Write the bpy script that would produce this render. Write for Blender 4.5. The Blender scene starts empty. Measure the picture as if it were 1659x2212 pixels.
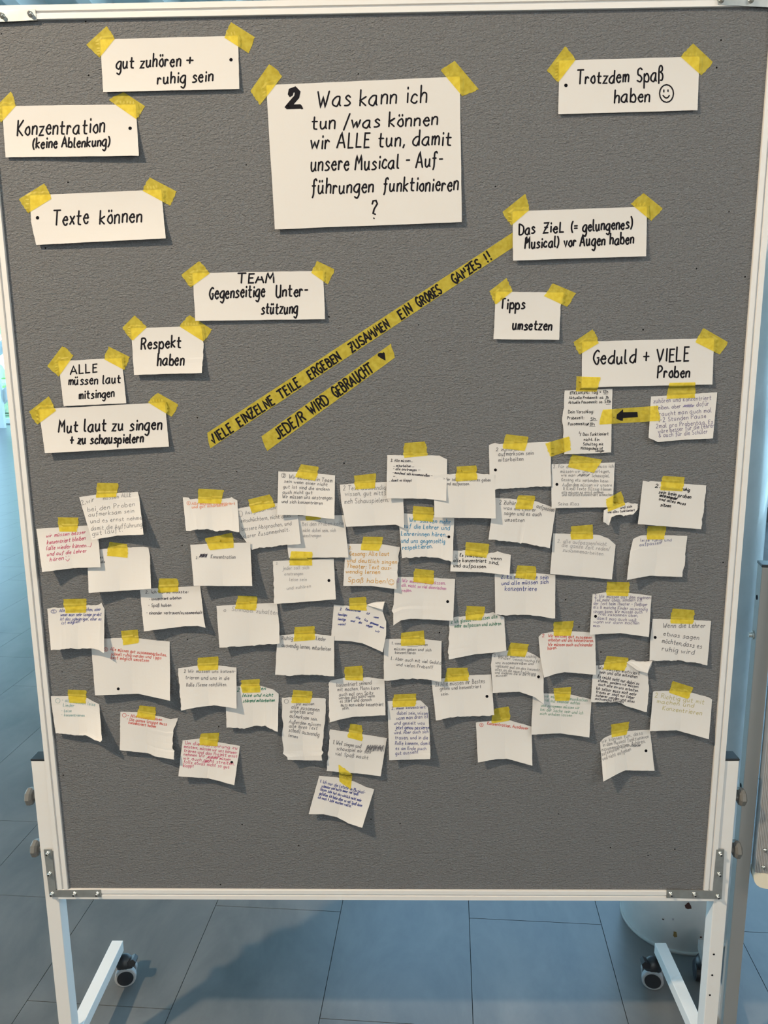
import bpy, bmesh, math, random
from mathutils import Vector, Matrix
from mathutils.bvhtree import BVHTree

# ------------------------------------------------------------------ camera, world, lights, exposure
SC = bpy.context.scene
COL = SC.collection
W_PX, H_PX, F_PX = 1659.0, 2212.0, 1661.0
Z0 = 0.44                                   # height of the felt's lower edge above the floor
CAM = Vector((0.03234, -1.25642, 0.94918 + Z0))
cd = bpy.data.cameras.new('camera'); cam = bpy.data.objects.new('camera', cd); COL.objects.link(cam)
cam.location = CAM; cam.rotation_euler = (1.37964, 0.00994, 0.01746)
cd.sensor_fit = 'VERTICAL'; cd.sensor_height = 24.0; cd.lens = 24.0 * F_PX / H_PX; cd.clip_start = 0.02; cd.clip_end = 200
SC.camera = cam
CAM_ROT = cam.rotation_euler.to_matrix()

wd = bpy.data.worlds.new('sky'); SC.world = wd; wd.use_nodes = True
nt = wd.node_tree; bg = nt.nodes['Background']
tc = nt.nodes.new('ShaderNodeTexCoord'); sp = nt.nodes.new('ShaderNodeSeparateXYZ'); cr = nt.nodes.new('ShaderNodeValToRGB')
nt.links.new(tc.outputs['Generated'], sp.inputs[0]); nt.links.new(sp.outputs['Z'], cr.inputs[0]); nt.links.new(cr.outputs[0], bg.inputs[0])
cr.color_ramp.elements[0].color = (0.50, 0.78, 0.97, 1); cr.color_ramp.elements[0].position = 0.0
cr.color_ramp.elements[1].color = (0.38, 0.64, 1.0, 1); cr.color_ramp.elements[1].position = 0.7
bg.inputs[1].default_value = 6.6

def area(name, loc, target, size, power, col, sy=None):
    ld = bpy.data.lights.new(name, 'AREA'); ld.energy = power; ld.color = col; ld.size = size
    if sy: ld.shape = 'RECTANGLE'; ld.size_y = sy
    o = bpy.data.objects.new(name, ld); COL.objects.link(o); o.location = loc
    o.rotation_euler = (Vector(target) - Vector(loc)).to_track_quat('-Z', 'Y').to_euler(); return o
area('ceiling_lamp_left', (-1.95, -1.5, 3.3), (-0.2, 0, 1.0), 0.10, 135, (1.0, 0.80, 0.57))
area('ceiling_lamp_right', (2.3, -1.7, 2.7), (0.3, 0, 1.1), 0.7, 30, (1.0, 0.90, 0.80))
area('front_fill_light', (0.2, -4.7, 1.7), (0.2, 0, 0.7), 3.2, 62, (1.0, 0.94, 0.87), 2.0)  # unseen fill, added to brighten the column base, posts and floor
SC.view_settings.view_transform = 'Standard'; SC.view_settings.look = 'None'
SC.view_settings.exposure = 0.0; SC.view_settings.gamma = 1.0; SC.view_settings.use_curve_mapping = False

# ------------------------------------------------------------------ measuring: photo point -> point on the plane Y = y
def ray(px, py):
    return CAM_ROT @ Vector(((px - W_PX / 2) / F_PX, -(py - H_PX / 2) / F_PX, -1.0))
def at(px, py, lift=0.0):
    d = ray(px, py); t = (-lift - CAM.y) / d.y
    return CAM + d * t

# ------------------------------------------------------------------ materials
MATS = {}
def mat(name, col, rough=0.6, metal=0.0, spec=0.5, coat=0.0, bump=None, var=None, world=False):
    if name in MATS: return MATS[name]
    m = bpy.data.materials.new(name); m.use_nodes = True; n = m.node_tree.nodes; l = m.node_tree.links
    b = n['Principled BSDF']; b.inputs['Base Color'].default_value = (*col, 1); b.inputs['Roughness'].default_value = rough
    b.inputs['Metallic'].default_value = metal; b.inputs['Specular IOR Level'].default_value = spec; b.inputs['Coat Weight'].default_value = coat
    g = n.new('ShaderNodeNewGeometry')
    if bump:
        sc, st, stretch = bump
        mp = n.new('ShaderNodeMapping'); mp.inputs['Scale'].default_value = stretch
        tx = n.new('ShaderNodeTexNoise'); tx.inputs['Scale'].default_value = sc; tx.inputs['Detail'].default_value = 4
        bp = n.new('ShaderNodeBump'); bp.inputs['Strength'].default_value = st; bp.inputs['Distance'].default_value = 0.002
        l.new(g.outputs['Position'], mp.inputs[0]); l.new(mp.outputs[0], tx.inputs['Vector']); l.new(tx.outputs[0], bp.inputs['Height']); l.new(bp.outputs[0], b.inputs['Normal'])
    if var:
        sc, c2, lo, hi = var
        tx = n.new('ShaderNodeTexNoise'); tx.inputs['Scale'].default_value = sc; tx.inputs['Detail'].default_value = 5
        rp = n.new('ShaderNodeValToRGB'); rp.color_ramp.elements[0].position = lo; rp.color_ramp.elements[1].position = hi
        rp.color_ramp.elements[0].color = (*col, 1); rp.color_ramp.elements[1].color = (*c2, 1)
        l.new(g.outputs['Position'], tx.inputs['Vector']); l.new(tx.outputs[0], rp.inputs[0]); l.new(rp.outputs[0], b.inputs['Base Color'])
    MATS[name] = m; return m

M_PAPER = mat('white_paper', (0.545, 0.52, 0.495), 0.75, spec=0.2, bump=(90, 0.12, (1, 1, 1)))
M_WHITE = mat('white_enamel', (0.63, 0.61, 0.59), 0.35, var=(2, (0.61, 0.59, 0.57), 0.3, 0.7))
M_STEEL = mat('zinc_steel', (0.36, 0.37, 0.36), 0.42, 0.7, var=(60, (0.30, 0.31, 0.30), 0.35, 0.65))
M_BOLT = mat('bolt_steel', (0.55, 0.54, 0.50), 0.25, 0.9)
M_BLACK = mat('black_plastic', (0.012, 0.014, 0.018), 0.4)
M_KNOB = mat('grey_plastic', (0.13, 0.125, 0.115), 0.45)
M_RING = mat('grey_tyre', (0.28, 0.29, 0.30), 0.6)
M_ALU = mat('satin_aluminium', (0.42, 0.41, 0.40), 0.45, 0.5)
M_TAUPE = mat('taupe_paint', (0.27, 0.25, 0.23), 0.5)
M_CREAM = mat('cream_plastic', (0.62, 0.56, 0.44), 0.5)
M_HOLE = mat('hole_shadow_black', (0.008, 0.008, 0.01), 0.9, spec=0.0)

def felt_material():
    m = mat('grey_felt', (0.155, 0.150, 0.145), 0.95, spec=0.05)
    n = m.node_tree.nodes; l = m.node_tree.links; b = n['Principled BSDF']
    g = n.new('ShaderNodeNewGeometry')
    mp = n.new('ShaderNodeMapping'); mp.inputs['Scale'].default_value = (1.0, 1.0, 2.0); l.new(g.outputs['Position'], mp.inputs[0])
    a = n.new('ShaderNodeTexNoise'); a.inputs['Scale'].default_value = 150; a.inputs['Detail'].default_value = 3; a.inputs['Distortion'].default_value = 0.8
    c = n.new('ShaderNodeTexNoise'); c.inputs['Scale'].default_value = 600; c.inputs['Detail'].default_value = 2
    l.new(mp.outputs[0], a.inputs['Vector']); l.new(mp.outputs[0], c.inputs['Vector'])
    ad = n.new('ShaderNodeMath'); ad.operation = 'MULTIPLY_ADD'; ad.inputs[1].default_value = 0.35
    l.new(c.outputs[0], ad.inputs[0]); l.new(a.outputs[0], ad.inputs[2])
    bp = n.new('ShaderNodeBump'); bp.inputs['Strength'].default_value = 1.0; bp.inputs['Distance'].default_value = 0.0030
    l.new(ad.outputs[0], bp.inputs['Height']); l.new(bp.outputs[0], b.inputs['Normal'])
    v = n.new('ShaderNodeTexVoronoi'); v.inputs['Scale'].default_value = 28; l.new(g.outputs['Position'], v.inputs['Vector'])
    r = n.new('ShaderNodeValToRGB'); r.color_ramp.elements[0].position = 0.03; r.color_ramp.elements[1].position = 0.045
    r.color_ramp.elements[0].color = (0.05, 0.05, 0.05, 1); r.color_ramp.elements[1].color = (1, 1, 1, 1); l.new(v.outputs['Distance'], r.inputs[0])
    nz = n.new('ShaderNodeTexNoise'); nz.inputs['Scale'].default_value = 350; l.new(mp.outputs[0], nz.inputs['Vector'])
    r2 = n.new('ShaderNodeValToRGB'); r2.color_ramp.elements[0].position = 0.3; r2.color_ramp.elements[1].position = 0.7
    r2.color_ramp.elements[0].color = (0.118, 0.119, 0.122, 1); r2.color_ramp.elements[1].color = (0.176, 0.177, 0.181, 1); l.new(nz.outputs[0], r2.inputs[0])
    mx = n.new('ShaderNodeMix'); mx.data_type = 'RGBA'; mx.blend_type = 'MULTIPLY'; mx.inputs[0].default_value = 1.0
    l.new(r2.outputs[0], mx.inputs[6]); l.new(r.outputs[0], mx.inputs[7]); l.new(mx.outputs[2], b.inputs['Base Color'])
    return m
M_FELT = felt_material()

def tape_material():
    m = bpy.data.materials.new('yellow_tape'); m.use_nodes = True; n = m.node_tree.nodes; l = m.node_tree.links
    b = n['Principled BSDF']; b.inputs['Roughness'].default_value = 0.5; b.inputs['Specular IOR Level'].default_value = 0.3
    tr = n.new('ShaderNodeBsdfTransparent'); tr.inputs[0].default_value = (1.0, 0.88, 0.22, 1)
    mx = n.new('ShaderNodeMixShader'); g = n.new('ShaderNodeNewGeometry')
    tx = n.new('ShaderNodeTexNoise'); tx.inputs['Scale'].default_value = 130; tx.inputs['Detail'].default_value = 3; l.new(g.outputs['Position'], tx.inputs['Vector'])
    rp = n.new('ShaderNodeValToRGB'); rp.color_ramp.elements[0].color = (0.66, 0.52, 0.05, 1); rp.color_ramp.elements[1].color = (0.84, 0.69, 0.10, 1)
    rp.color_ramp.elements[0].position = 0.35; rp.color_ramp.elements[1].position = 0.65
    l.new(tx.outputs[0], rp.inputs[0]); l.new(rp.outputs[0], b.inputs['Base Color'])
    mx.inputs[0].default_value = 0.42
    l.new(tr.outputs[0], mx.inputs[1]); l.new(b.outputs[0], mx.inputs[2]); l.new(mx.outputs[0], n['Material Output'].inputs[0])
    return m
M_TAPE = tape_material()

def glass_material():
    m = bpy.data.materials.new('window_glass'); m.use_nodes = True; n = m.node_tree.nodes; l = m.node_tree.links
    tr = n.new('ShaderNodeBsdfTransparent'); tr.inputs[0].default_value = (0.93, 0.97, 0.97, 1)
    gl = n.new('ShaderNodeBsdfGlossy'); gl.inputs['Roughness'].default_value = 0.03
    mx = n.new('ShaderNodeMixShader'); mx.inputs[0].default_value = 0.08
    l.new(tr.outputs[0], mx.inputs[1]); l.new(gl.outputs[0], mx.inputs[2]); l.new(mx.outputs[0], n['Material Output'].inputs[0])
    return m
M_GLASS = glass_material()

INK = {'K': (0.010, 0.009, 0.012), 'k': (0.035, 0.032, 0.045), 'G': (0.15, 0.145, 0.15), 'g': (0.22, 0.215, 0.215), 'p': (0.29, 0.28, 0.28),
       'R': (0.46, 0.09, 0.07), 'M': (0.42, 0.07, 0.13), 'm': (0.42, 0.16, 0.30), 'O': (0.47, 0.27, 0.08), 'o': (0.56, 0.25, 0.16), 'B': (0.045, 0.055, 0.20),
       'b': (0.11, 0.11, 0.22), 'V': (0.20, 0.18, 0.30), 'T': (0.045, 0.20, 0.34), 'N': (0.02, 0.14, 0.085), 'n': (0.20, 0.30, 0.24), 't': (0.20, 0.30, 0.30),
       'Y': (0.40, 0.36, 0.19), 'v': (0.19, 0.17, 0.24)}
def ink(k): return mat('ink_' + {'K': 'black_marker', 'k': 'black_pen', 'G': 'dark_pencil', 'g': 'pencil', 'p': 'pale_pencil', 'R': 'red', 'M': 'crimson', 'm': 'pink',
       'O': 'ochre', 'o': 'orange', 'B': 'blue', 'b': 'slate_blue', 'V': 'violet', 'T': 'turquoise', 'N': 'dark_green', 'n': 'pale_green', 't': 'pale_teal', 'Y': 'pale_yellow', 'v': 'grey_violet'}[k], INK[k], 0.8, spec=0.1)

# ------------------------------------------------------------------ mesh helpers
def link(name, me, m, parent=None):
    o = bpy.data.objects.new(name, me); COL.objects.link(o)
    if m and not me.materials: me.materials.append(m)
    if parent: o.parent = parent
    return o
def tag(o, label, cat, group=None, kind=None):
    if label: o['label'] = label
    if cat: o['category'] = cat
    if group: o['group'] = group
    if kind: o['kind'] = kind
    return o
def empty(name, loc, label, cat, group=None):
    o = bpy.data.objects.new(name, None); COL.objects.link(o); o.location = loc; o.empty_display_size = 0.05
    return tag(o, label, cat, group)
def origin(parent):
    p = Vector((0, 0, 0))
    while parent: p = p + parent.location; parent = parent.parent
    return p
def bm_obj(name, bm, m, parent=None, smooth=False):
    bm.normal_update()
    if parent: bmesh.ops.translate(bm, verts=bm.verts, vec=-origin(parent))
    me = bpy.data.meshes.new(name); bm.to_mesh(me); bm.free()
    if smooth:
        for p in me.polygons: p.use_smooth = True
    return link(name, me, m, parent)
def add_box(bm, lo, hi, bevel=0.0):
    r = bmesh.ops.create_cube(bm, size=1.0); vs = r['verts']
    for v in vs:
        v.co = Vector([lo[i] + (v.co[i] + 0.5) * (hi[i] - lo[i]) for i in range(3)])
    if bevel:
        es = list({e for v in vs for e in v.link_edges})
        bmesh.ops.bevel(bm, geom=es, offset=bevel, segments=2, affect='EDGES', profile=0.5)
def box(name, lo, hi, m, parent=None, bevel=0.0):
    bm = bmesh.new(); add_box(bm, lo, hi, bevel); return bm_obj(name, bm, m, parent)
def add_prism(bm, pts, vec):
    """closed outline extruded along vec"""
    a = [bm.verts.new(p) for p in pts]; b = [bm.verts.new(Vector(p) + Vector(vec)) for p in pts]
    n = len(a)
    bm.faces.new(a); bm.faces.new(b[::-1])
    for i in range(n): bm.faces.new((a[i], b[i], b[(i + 1) % n], a[(i + 1) % n]))
def add_lathe(bm, c, axis, prof, n=24, cap=True):
    """prof: list of (distance along axis, radius)"""
    q = Vector((0, 0, 1)).rotation_difference(Vector(axis)).to_matrix(); rings = []
    for h, r in prof:
        rings.append([bm.verts.new(Vector(c) + q @ Vector((r * math.cos(2 * math.pi * i / n), r * math.sin(2 * math.pi * i / n), h))) for i in range(n)])
    for a, b in zip(rings, rings[1:]):
        for i in range(n): bm.faces.new((a[i], a[(i + 1) % n], b[(i + 1) % n], b[i]))
    if cap: bm.faces.new(rings[0][::-1]); bm.faces.new(rings[-1])
def bar_between(bm, a, b, w, t):
    """rectangular bar from a to b; w across in the XZ/plan sense, t along Y"""
    a, b = Vector(a), Vector(b); d = (b - a).normalized(); s = d.cross(Vector((0, 1, 0))).normalized() * w / 2; y = Vector((0, t / 2, 0))
    add_prism(bm, [a - s - y, a + s - y, a + s + y, a - s + y], b - a)

# ------------------------------------------------------------------ the room
HALL = dict(x0=-11.0, x1=7.0, y0=-5.0, y1=18.0, h=4.4)
FLOOR_SHADE = (0.105, 0.125, 0.138)
def floor_material():
    m = mat('vinyl_tile', FLOOR_SHADE, 0.34, spec=0.5)
    n = m.node_tree.nodes; l = m.node_tree.links; b = n['Principled BSDF']; g = n.new('ShaderNodeNewGeometry')
    a = n.new('ShaderNodeTexNoise'); a.inputs['Scale'].default_value = 5; a.inputs['Detail'].default_value = 7; a.inputs['Roughness'].default_value = 0.62; a.inputs['Distortion'].default_value = 0.4
    mp = n.new('ShaderNodeMapping'); mp.inputs['Rotation'].default_value = (0, 0, -0.5); mp.inputs['Scale'].default_value = (1.0, 0.55, 1); l.new(g.outputs['Position'], mp.inputs[0]); l.new(mp.outputs[0], a.inputs['Vector'])
    r = n.new('ShaderNodeValToRGB'); r.color_ramp.elements[0].position = 0.33; r.color_ramp.elements[1].position = 0.72
    r.color_ramp.elements[0].color = (0.072, 0.078, 0.080, 1); r.color_ramp.elements[1].color = (0.145, 0.147, 0.144, 1)
    l.new(a.outputs[0], r.inputs[0]); l.new(r.outputs[0], b.inputs['Base Color'])
    rr = n.new('ShaderNodeMapRange'); rr.inputs[3].default_value = 0.24; rr.inputs[4].default_value = 0.36; l.new(a.outputs[0], rr.inputs[0]); l.new(rr.outputs[0], b.inputs['Roughness'])
    return m
M_FLOOR = floor_material(); M_JOINT = mat('dark_joint', (0.02, 0.025, 0.03), 0.8)
def build_floor():
    fl = box('floor', (HALL['x0'], HALL['y0'], -0.06), (HALL['x1'], HALL['y1'], -0.0035), M_JOINT); fl['kind'] = 'structure'
    U = Vector((0.99789, -0.0649, 0)); V = Vector((0.0649, 0.99789, 0)); tw, tl, u0, v0 = 0.33, 0.66, 0.1742, 0.155
    bm = bmesh.new(); add_box(bm, (0.0008, 0.0008, -0.0035), (tw - 0.0008, tl - 0.0008, 0.0)); me = bpy.data.meshes.new('tile'); bm.to_mesh(me); bm.free(); me.materials.append(M_FLOOR)
    rot = math.atan2(U.y, U.x); rest = bmesh.new(); spots = []
    for i in range(-38, 26):
        for j in range(-12, 30):
            p = U * (u0 + tw * i) + V * (v0 + tl * j + (0.33 if i % 2 == 0 else 0.0))
            c = p + U * tw / 2 + V * tl / 2
            if not (HALL['x0'] + .4 < c.x < HALL['x1'] - .4 and HALL['y0'] + .4 < c.y < HALL['y1'] - .4): continue
            spots.append((math.hypot(c.x + 0.5, c.y - 0.9) - (0.35 if c.y > 0 else 0), p))
    spots.sort(key=lambda t: t[0])
    for k, (d, p) in enumerate(spots):
        if k < 296:
            o = bpy.data.objects.new('floor_tile', me); COL.objects.link(o); o.parent = fl; o.location = p; o.rotation_euler.z = rot
        else:
            q = [p + U * 0.0008 + V * 0.0008, p + U * (tw - .0008) + V * .0008, p + U * (tw - .0008) + V * (tl - .0008), p + U * .0008 + V * (tl - .0008)]
            rest.faces.new([rest.verts.new(x) for x in q])
    o = bm_obj('far_floor_tiles', rest, M_FLOOR, fl); o['kind'] = 'stuff'
build_floor()

M_WALL = mat('warm_white_plaster', (0.66, 0.62, 0.56), 0.85, bump=(40, 0.1, (1, 1, 1)))
M_CEIL = mat('blue_grey_boarding', (0.66, 0.78, 0.80), 0.6)
M_TRIM = mat('white_timber', (0.78, 0.80, 0.80), 0.5)
def struct(o): o['kind'] = 'structure'; return o
x0, x1, y0, y1, hh = HALL['x0'], HALL['x1'], HALL['y0'], HALL['y1'], HALL['h']
struct(box('wall_front', (x0, y0 - 0.1, 0), (x1, y0, hh), M_WALL))
struct(box('wall_right', (x1, y0, 0), (x1 + 0.1, 1.0, hh), M_WALL))
struct(box('wall_left', (x0 - 0.1, y0, 0), (x0, 0.6, hh), M_WALL))
# ceiling: boarding (single boards), leaving the skylight open
SKY = (-0.62, 4.9, 4.4, 7.6)     # x0, x1, y0, y1
ce = struct(box('ceiling', (x0, y0, hh + 0.10), (x1, SKY[2], hh + 0.2), M_CEIL))
struct(box('ceiling', (x0, SKY[3], hh + 0.10), (x1, y1, hh + 0.2), M_CEIL))
struct(box('ceiling', (x0, SKY[2], hh + 0.10), (SKY[0], SKY[3], hh + 0.2), M_CEIL))
struct(box('ceiling', (SKY[1], SKY[2], hh + 0.10), (x1, SKY[3], hh + 0.2), M_CEIL))
for j in range(26):                                   # boards seen above the pinboard's top edge
    ya = 5.2 + j * 0.18; xb = SKY[0] if ya + 0.17 < SKY[3] + 0.17 else x1
    box('ceiling_board', (-6.5, ya, hh + 0.07 + 0.006 * (j % 2)), (xb, ya + 0.172, hh + 0.098), M_CEIL, ce)
for k in range(-9, 8):
    xk = -0.71 + 0.58 * k
    if SKY[0] < xk < SKY[1]: continue
    r = box('trim_%d' % (k + 10), (xk - 0.055, y0, hh - 0.16), (xk + 0.055, y1, hh + 0.07), M_TRIM); struct(r)
sk = struct(box('window_1', (SKY[0] - 0.05, SKY[2] - 0.06, hh - 0.02), (SKY[1] + 0.05, SKY[2], hh + 0.2), M_TRIM))
box('skylight_frame', (SKY[0] - 0.05, SKY[3], hh - 0.02), (SKY[1] + 0.05, SKY[3] + 0.06, hh + 0.2), M_TRIM, sk)
for k in range(5):
    xa = SKY[0] + k * (SKY[1] - SKY[0]) / 4
    box('skylight_frame', (xa - 0.04, SKY[2], hh - 0.02), (xa + 0.04, SKY[3], hh + 0.2), M_TRIM, sk)
    if k < 4: box('pane', (xa + 0.04, SKY[2], hh + 0.12), (xa - 0.04 + (SKY[1] - SKY[0]) / 4, SKY[3], hh + 0.13), M_GLASS, sk)
# glazed rear front of the hall and the left glazed side
def glazing(name, a, b, n, rail_h=(0.12, 0.78, 1.0, 2.9)):
    a, b = Vector(a), Vector(b); d = (b - a) / n; bm = bmesh.new()
    add_prism(bm, [a, b, b + Vector((0, 0, 0.12)), a + Vector((0, 0, 0.12))], Vector((0, 0.1, 0)) if abs(d.x) > abs(d.y) else Vector((0.1, 0, 0)))
    w = struct(bm_obj(name, bm, M_TRIM))
    t = Vector((0, 0.1, 0)) if abs(d.x) > abs(d.y) else Vector((0.1, 0, 0)); u = d.normalized()
    for i in range(n + 1):
        p = a + d * i; bm = bmesh.new(); add_prism(bm, [p - u * .04, p + u * .04, p + u * .04 + t, p - u * .04 + t], Vector((0, 0, hh + 0.1))); bm_obj('mullion', bm, M_TRIM, w)
        if i < n:
            bm = bmesh.new(); q = p + u * .04 + t * .5; add_prism(bm, [q, q + d - u * .08, q + d - u * .08 + t * .06, q + t * .06], Vector((0, 0, hh))); bm_obj('pane', bm, M_GLASS, w)
    for z in rail_h[1:]:
        bm = bmesh.new(); p = a + Vector((0, 0, z)) - t * .15; add_prism(bm, [p, b + Vector((0, 0, z)) - t * .15, b + Vector((0, 0, z + 0.09)) - t * .15, p + Vector((0, 0, .09))], t * 0.8); bm_obj('rail', bm, M_TRIM, w)
    return w
g = glazing('window_2', (x0, y1, 0), (x1, y1, 0), 12)
glazing('window_3', (x0 - 0.1, 0.6, 0), (x0 - 0.1, y1, 0), 11)
glazing('window_4', (x1, 1.0, 0), (x1, y1, 0), 10)
# white raking struts in front of the far glazing
st = empty('steel_strut', (-9.0, 16.6, 0), 'white raking steel struts before the far glazed wall left of the board', 'strut')
for (a, b) in (((-9.6, 16.6, 0.25), (-7.6, 16.6, 2.1)), ((-9.9, 16.7, 1.25), (-7.2, 16.7, 3.2)), ((-9.2, 16.5, 0), (-9.2, 16.5, 4.3))):
    bm = bmesh.new(); bar_between(bm, a, b, 0.22, 0.1); bm_obj('strut_bar', bm, M_TRIM, st)
# V-shaped roof support seen above the board's upper left corner
vs = empty('roof_support', (-3.3, 6.1, 0), 'white forked roof support seen above the upper left corner of the board', 'support')
bm = bmesh.new(); add_box(bm, (-3.32, 6.05, 0), (-3.2, 6.17, hh + 0.05)); bm_obj('support_post', bm, M_TRIM, vs)
for s in (-1, 1):
    bm = bmesh.new(); bar_between(bm, (-3.26, 6.11, 3.3), (-3.26 + s * 0.62, 6.11, hh + 0.05), 0.14, 0.1); bm_obj('support_arm', bm, M_TRIM, vs)

# outside: lawn, hedge and trees (greenery seen through the far glass)
M_LEAF = mat('leaf_green', (0.16, 0.34, 0.07), 0.8, var=(2.5, (0.34, 0.52, 0.12), 0.35, 0.65))
struct(box('ground', (-40, y1 + 0.2, -0.2), (30, 60, -0.08), mat('lawn', (0.20, 0.34, 0.12), 0.9, var=(0.8, (0.26, 0.36, 0.20), 0.3, 0.7))))
def shrub(name, loc, r, h, label, cat, trunk=True):
    rnd = random.Random(hash((round(loc[0] * 7), round(loc[1])))); t = empty(name, loc, label, cat)
    bm = bmesh.new()
    for k in range(9):
        c = Vector(loc) + Vector((rnd.uniform(-r, r) * .6, rnd.uniform(-r, r) * .6, h * rnd.uniform(.45, .95)))
        bmesh.ops.create_icosphere(bm, subdivisions=2, radius=r * rnd.uniform(.4, .65), matrix=Matrix.Translation(c))
    for v in bm.verts: v.co += Vector((rnd.uniform(-1, 1), rnd.uniform(-1, 1), rnd.uniform(-1, 1))) * r * .09
    bm_obj('foliage', bm, M_LEAF, t)
    if trunk:
        bm = bmesh.new(); add_lathe(bm, loc, (0, 0, 1), [(0, .14), (h * .7, .09)], 10); bm_obj('trunk', bm, mat('bark', (0.12, 0.09, 0.06), 0.9), t)
shrub('tree', (-11.5, 24, -.1), 1.9, 5.0, 'light green tree outside the far glazing left of the board', 'tree')
shrub('shrub', (-12.8, 22.5, -.1), 1.1, 1.5, 'low green shrub outside the far glazing at the left edge', 'shrub', False)
shrub('shrub', (-9.9, 21.5, -.1), 0.8, 1.0, 'low green shrub outside the far glazing beside the board frame', 'shrub', False)

# counter with wooden top at the right, green chalkboard sheet standing on it
ct = empty('counter', (4.2, 5.6, 0), 'light grey counter with wooden top behind the column at the right edge', 'counter')
box('body', (2.9, 5.3, 0.14), (5.6, 5.95, 0.645), mat('light_grey_laminate', (0.40, 0.41, 0.42), 0.6), ct)
box('plinth', (2.92, 5.33, 0.0), (5.58, 5.9, 0.14), mat('dark_plinth', (0.05, 0.055, 0.06), 0.6), ct)
box('worktop', (2.86, 5.26, 0.645), (5.64, 5.98, 0.72), mat('oak_top', (0.42, 0.29, 0.14), 0.5, var=(6, (0.50, 0.36, 0.19), 0.3, 0.7)), ct)
gb = empty('storage_crate', (3.6, 5.6, 0.72), 'dark green crate with black base on the wooden counter top', 'crate')
box('crate_body', (3.05, 5.36, 0.77), (4.2, 5.85, 1.0), mat('bottle_green', (0.01, 0.15, 0.05), 0.45), gb, 0.01)
box('crate_base', (3.04, 5.35, 0.72), (4.21, 5.86, 0.77), M_BLACK, gb)

# round white column behind the board
cl = empty('round_column', (0.728, 0.482, 0), 'round white column with rust chips behind the lower right of the board', 'column')
M_COLUMN = mat('white_column_paint', (0.84, 0.84, 0.83), 0.32, coat=0.3, bump=(70, 0.25, (1, 1, .6)), var=(9, (0.68, 0.69, 0.69), 0.45, 0.75))
bm = bmesh.new(); add_lathe(bm, (0.728, 0.482, 0), (0, 0, 1), [(0.004, .131), (0.35, .131), (1.0, .131), (1.64, .131)], 64); shaft = bm_obj('shaft', bm, M_COLUMN, cl, True)
for p in shaft.data.polygons: p.use_smooth = abs(p.normal.z) < .5
bm = bmesh.new(); add_lathe(bm, (0.728, 0.482, 0), (0, 0, 1), [(0.0, .1340), (0.006, .1335), (0.008, .1312)], 64); bm_obj('base_seal', bm, mat('grey_sealant', (0.33, 0.34, 0.33), 0.7), cl, True)
def on_column(px, py):
    d = ray(px, py); cx, cy, r = 0.728, 0.482, .1315
    ox, oy = CAM.x - cx, CAM.y - cy; A = d.x ** 2 + d.y ** 2; B = 2 * (ox * d.x + oy * d.y); Cc = ox * ox + oy * oy - r * r
    D = B * B - 4 * A * Cc
    return CAM + d * ((-B - math.sqrt(max(D, 0))) / (2 * A))
def chip(outline, m, name):
    bm = bmesh.new(); vs_ = [bm.verts.new(on_column(*p)) for p in outline]; f = bm.faces.new(vs_)
    bmesh.ops.triangulate(bm, faces=[f]); o = bm_obj(name, bm, m, cl); return o
M_RUST = mat('rust_brown', (0.055, 0.022, 0.018), 0.9); M_OCHRE = mat('bare_ochre', (0.17, 0.11, 0.035), 0.9)
chip([(1479, 1956), (1484, 1951), (1488, 1949), (1490, 1953), (1493, 1957), (1494, 1963), (1486, 1964), (1481, 1962)], M_RUST, 'paint_chip')
chip([(1455, 2012), (1461, 2013), (1462, 2019), (1463, 2024), (1457, 2025), (1454, 2021), (1455, 2016)], M_OCHRE, 'paint_chip')
chip([(1430, 1984), (1434, 1985), (1434, 1988), (1431, 1987)], M_RUST, 'paint_chip')
chip([(1512, 2023), (1516, 2023), (1516, 2026), (1512, 2026)], M_RUST, 'paint_chip')
chip([(1452, 1984), (1456, 1984), (1456, 1988), (1452, 1988)], mat('grey_scuff', (0.3, 0.3, 0.33), 0.8), 'paint_chip')

# ------------------------------------------------------------------ the pinboard
XL, XR, ZB, ZT = -0.583, 0.583, Z0, Z0 + 1.456          # felt
FO = 0.020                                              # frame width
pb = empty('mobile_pinboard', (0, 0.0, 0), 'large grey felt pinboard in a white frame on wheeled posts', 'pinboard')
felt = box('felt_panel', (XL, 0.0, ZB), (XR, 0.016, ZT), M_FELT, pb)
# cross-section (across frame width w from inside to outside, y): two ridges with a groove
SECT = [(0, 0.017), (0, -0.0035), (0.0005, -0.0045), (0.0078, -0.0045), (0.0086, -0.0020), (0.0108, -0.0020), (0.0116, -0.0045), (0.0195, -0.0045), (0.020, -0.0035), (0.020, 0.022), (0.0, 0.022)]
SECT = [(w, y) for i, (w, y) in enumerate(SECT) if i != 0]
def make_rail(a, b, out):
    a, b, out = Vector(a), Vector(b), Vector(out)
    bm = bmesh.new(); add_prism(bm, [a + out * w + Vector((0, y, 0)) for w, y in SECT], b - a); bmesh.ops.recalc_face_normals(bm, faces=bm.faces); bm_obj('frame_rail', bm, M_WHITE, pb)
make_rail((XL, 0, ZB), (XL, 0, ZT + FO), (-1, 0, 0)); make_rail((XR, 0, ZB), (XR, 0, ZT + FO), (1, 0, 0))
make_rail((XL + .0005, 0, ZT), (XR - .0005, 0, ZT), (0, 0, 1)); make_rail((XL - FO, 0, ZB - .0003), (XR + FO, 0, ZB - .0003), (0, 0, -1))
box('back_panel', (XL - .001, 0.016, ZB), (XR + .001, 0.021, ZT), mat('white_board_back', (0.7, 0.7, 0.7), 0.4), pb)

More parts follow.
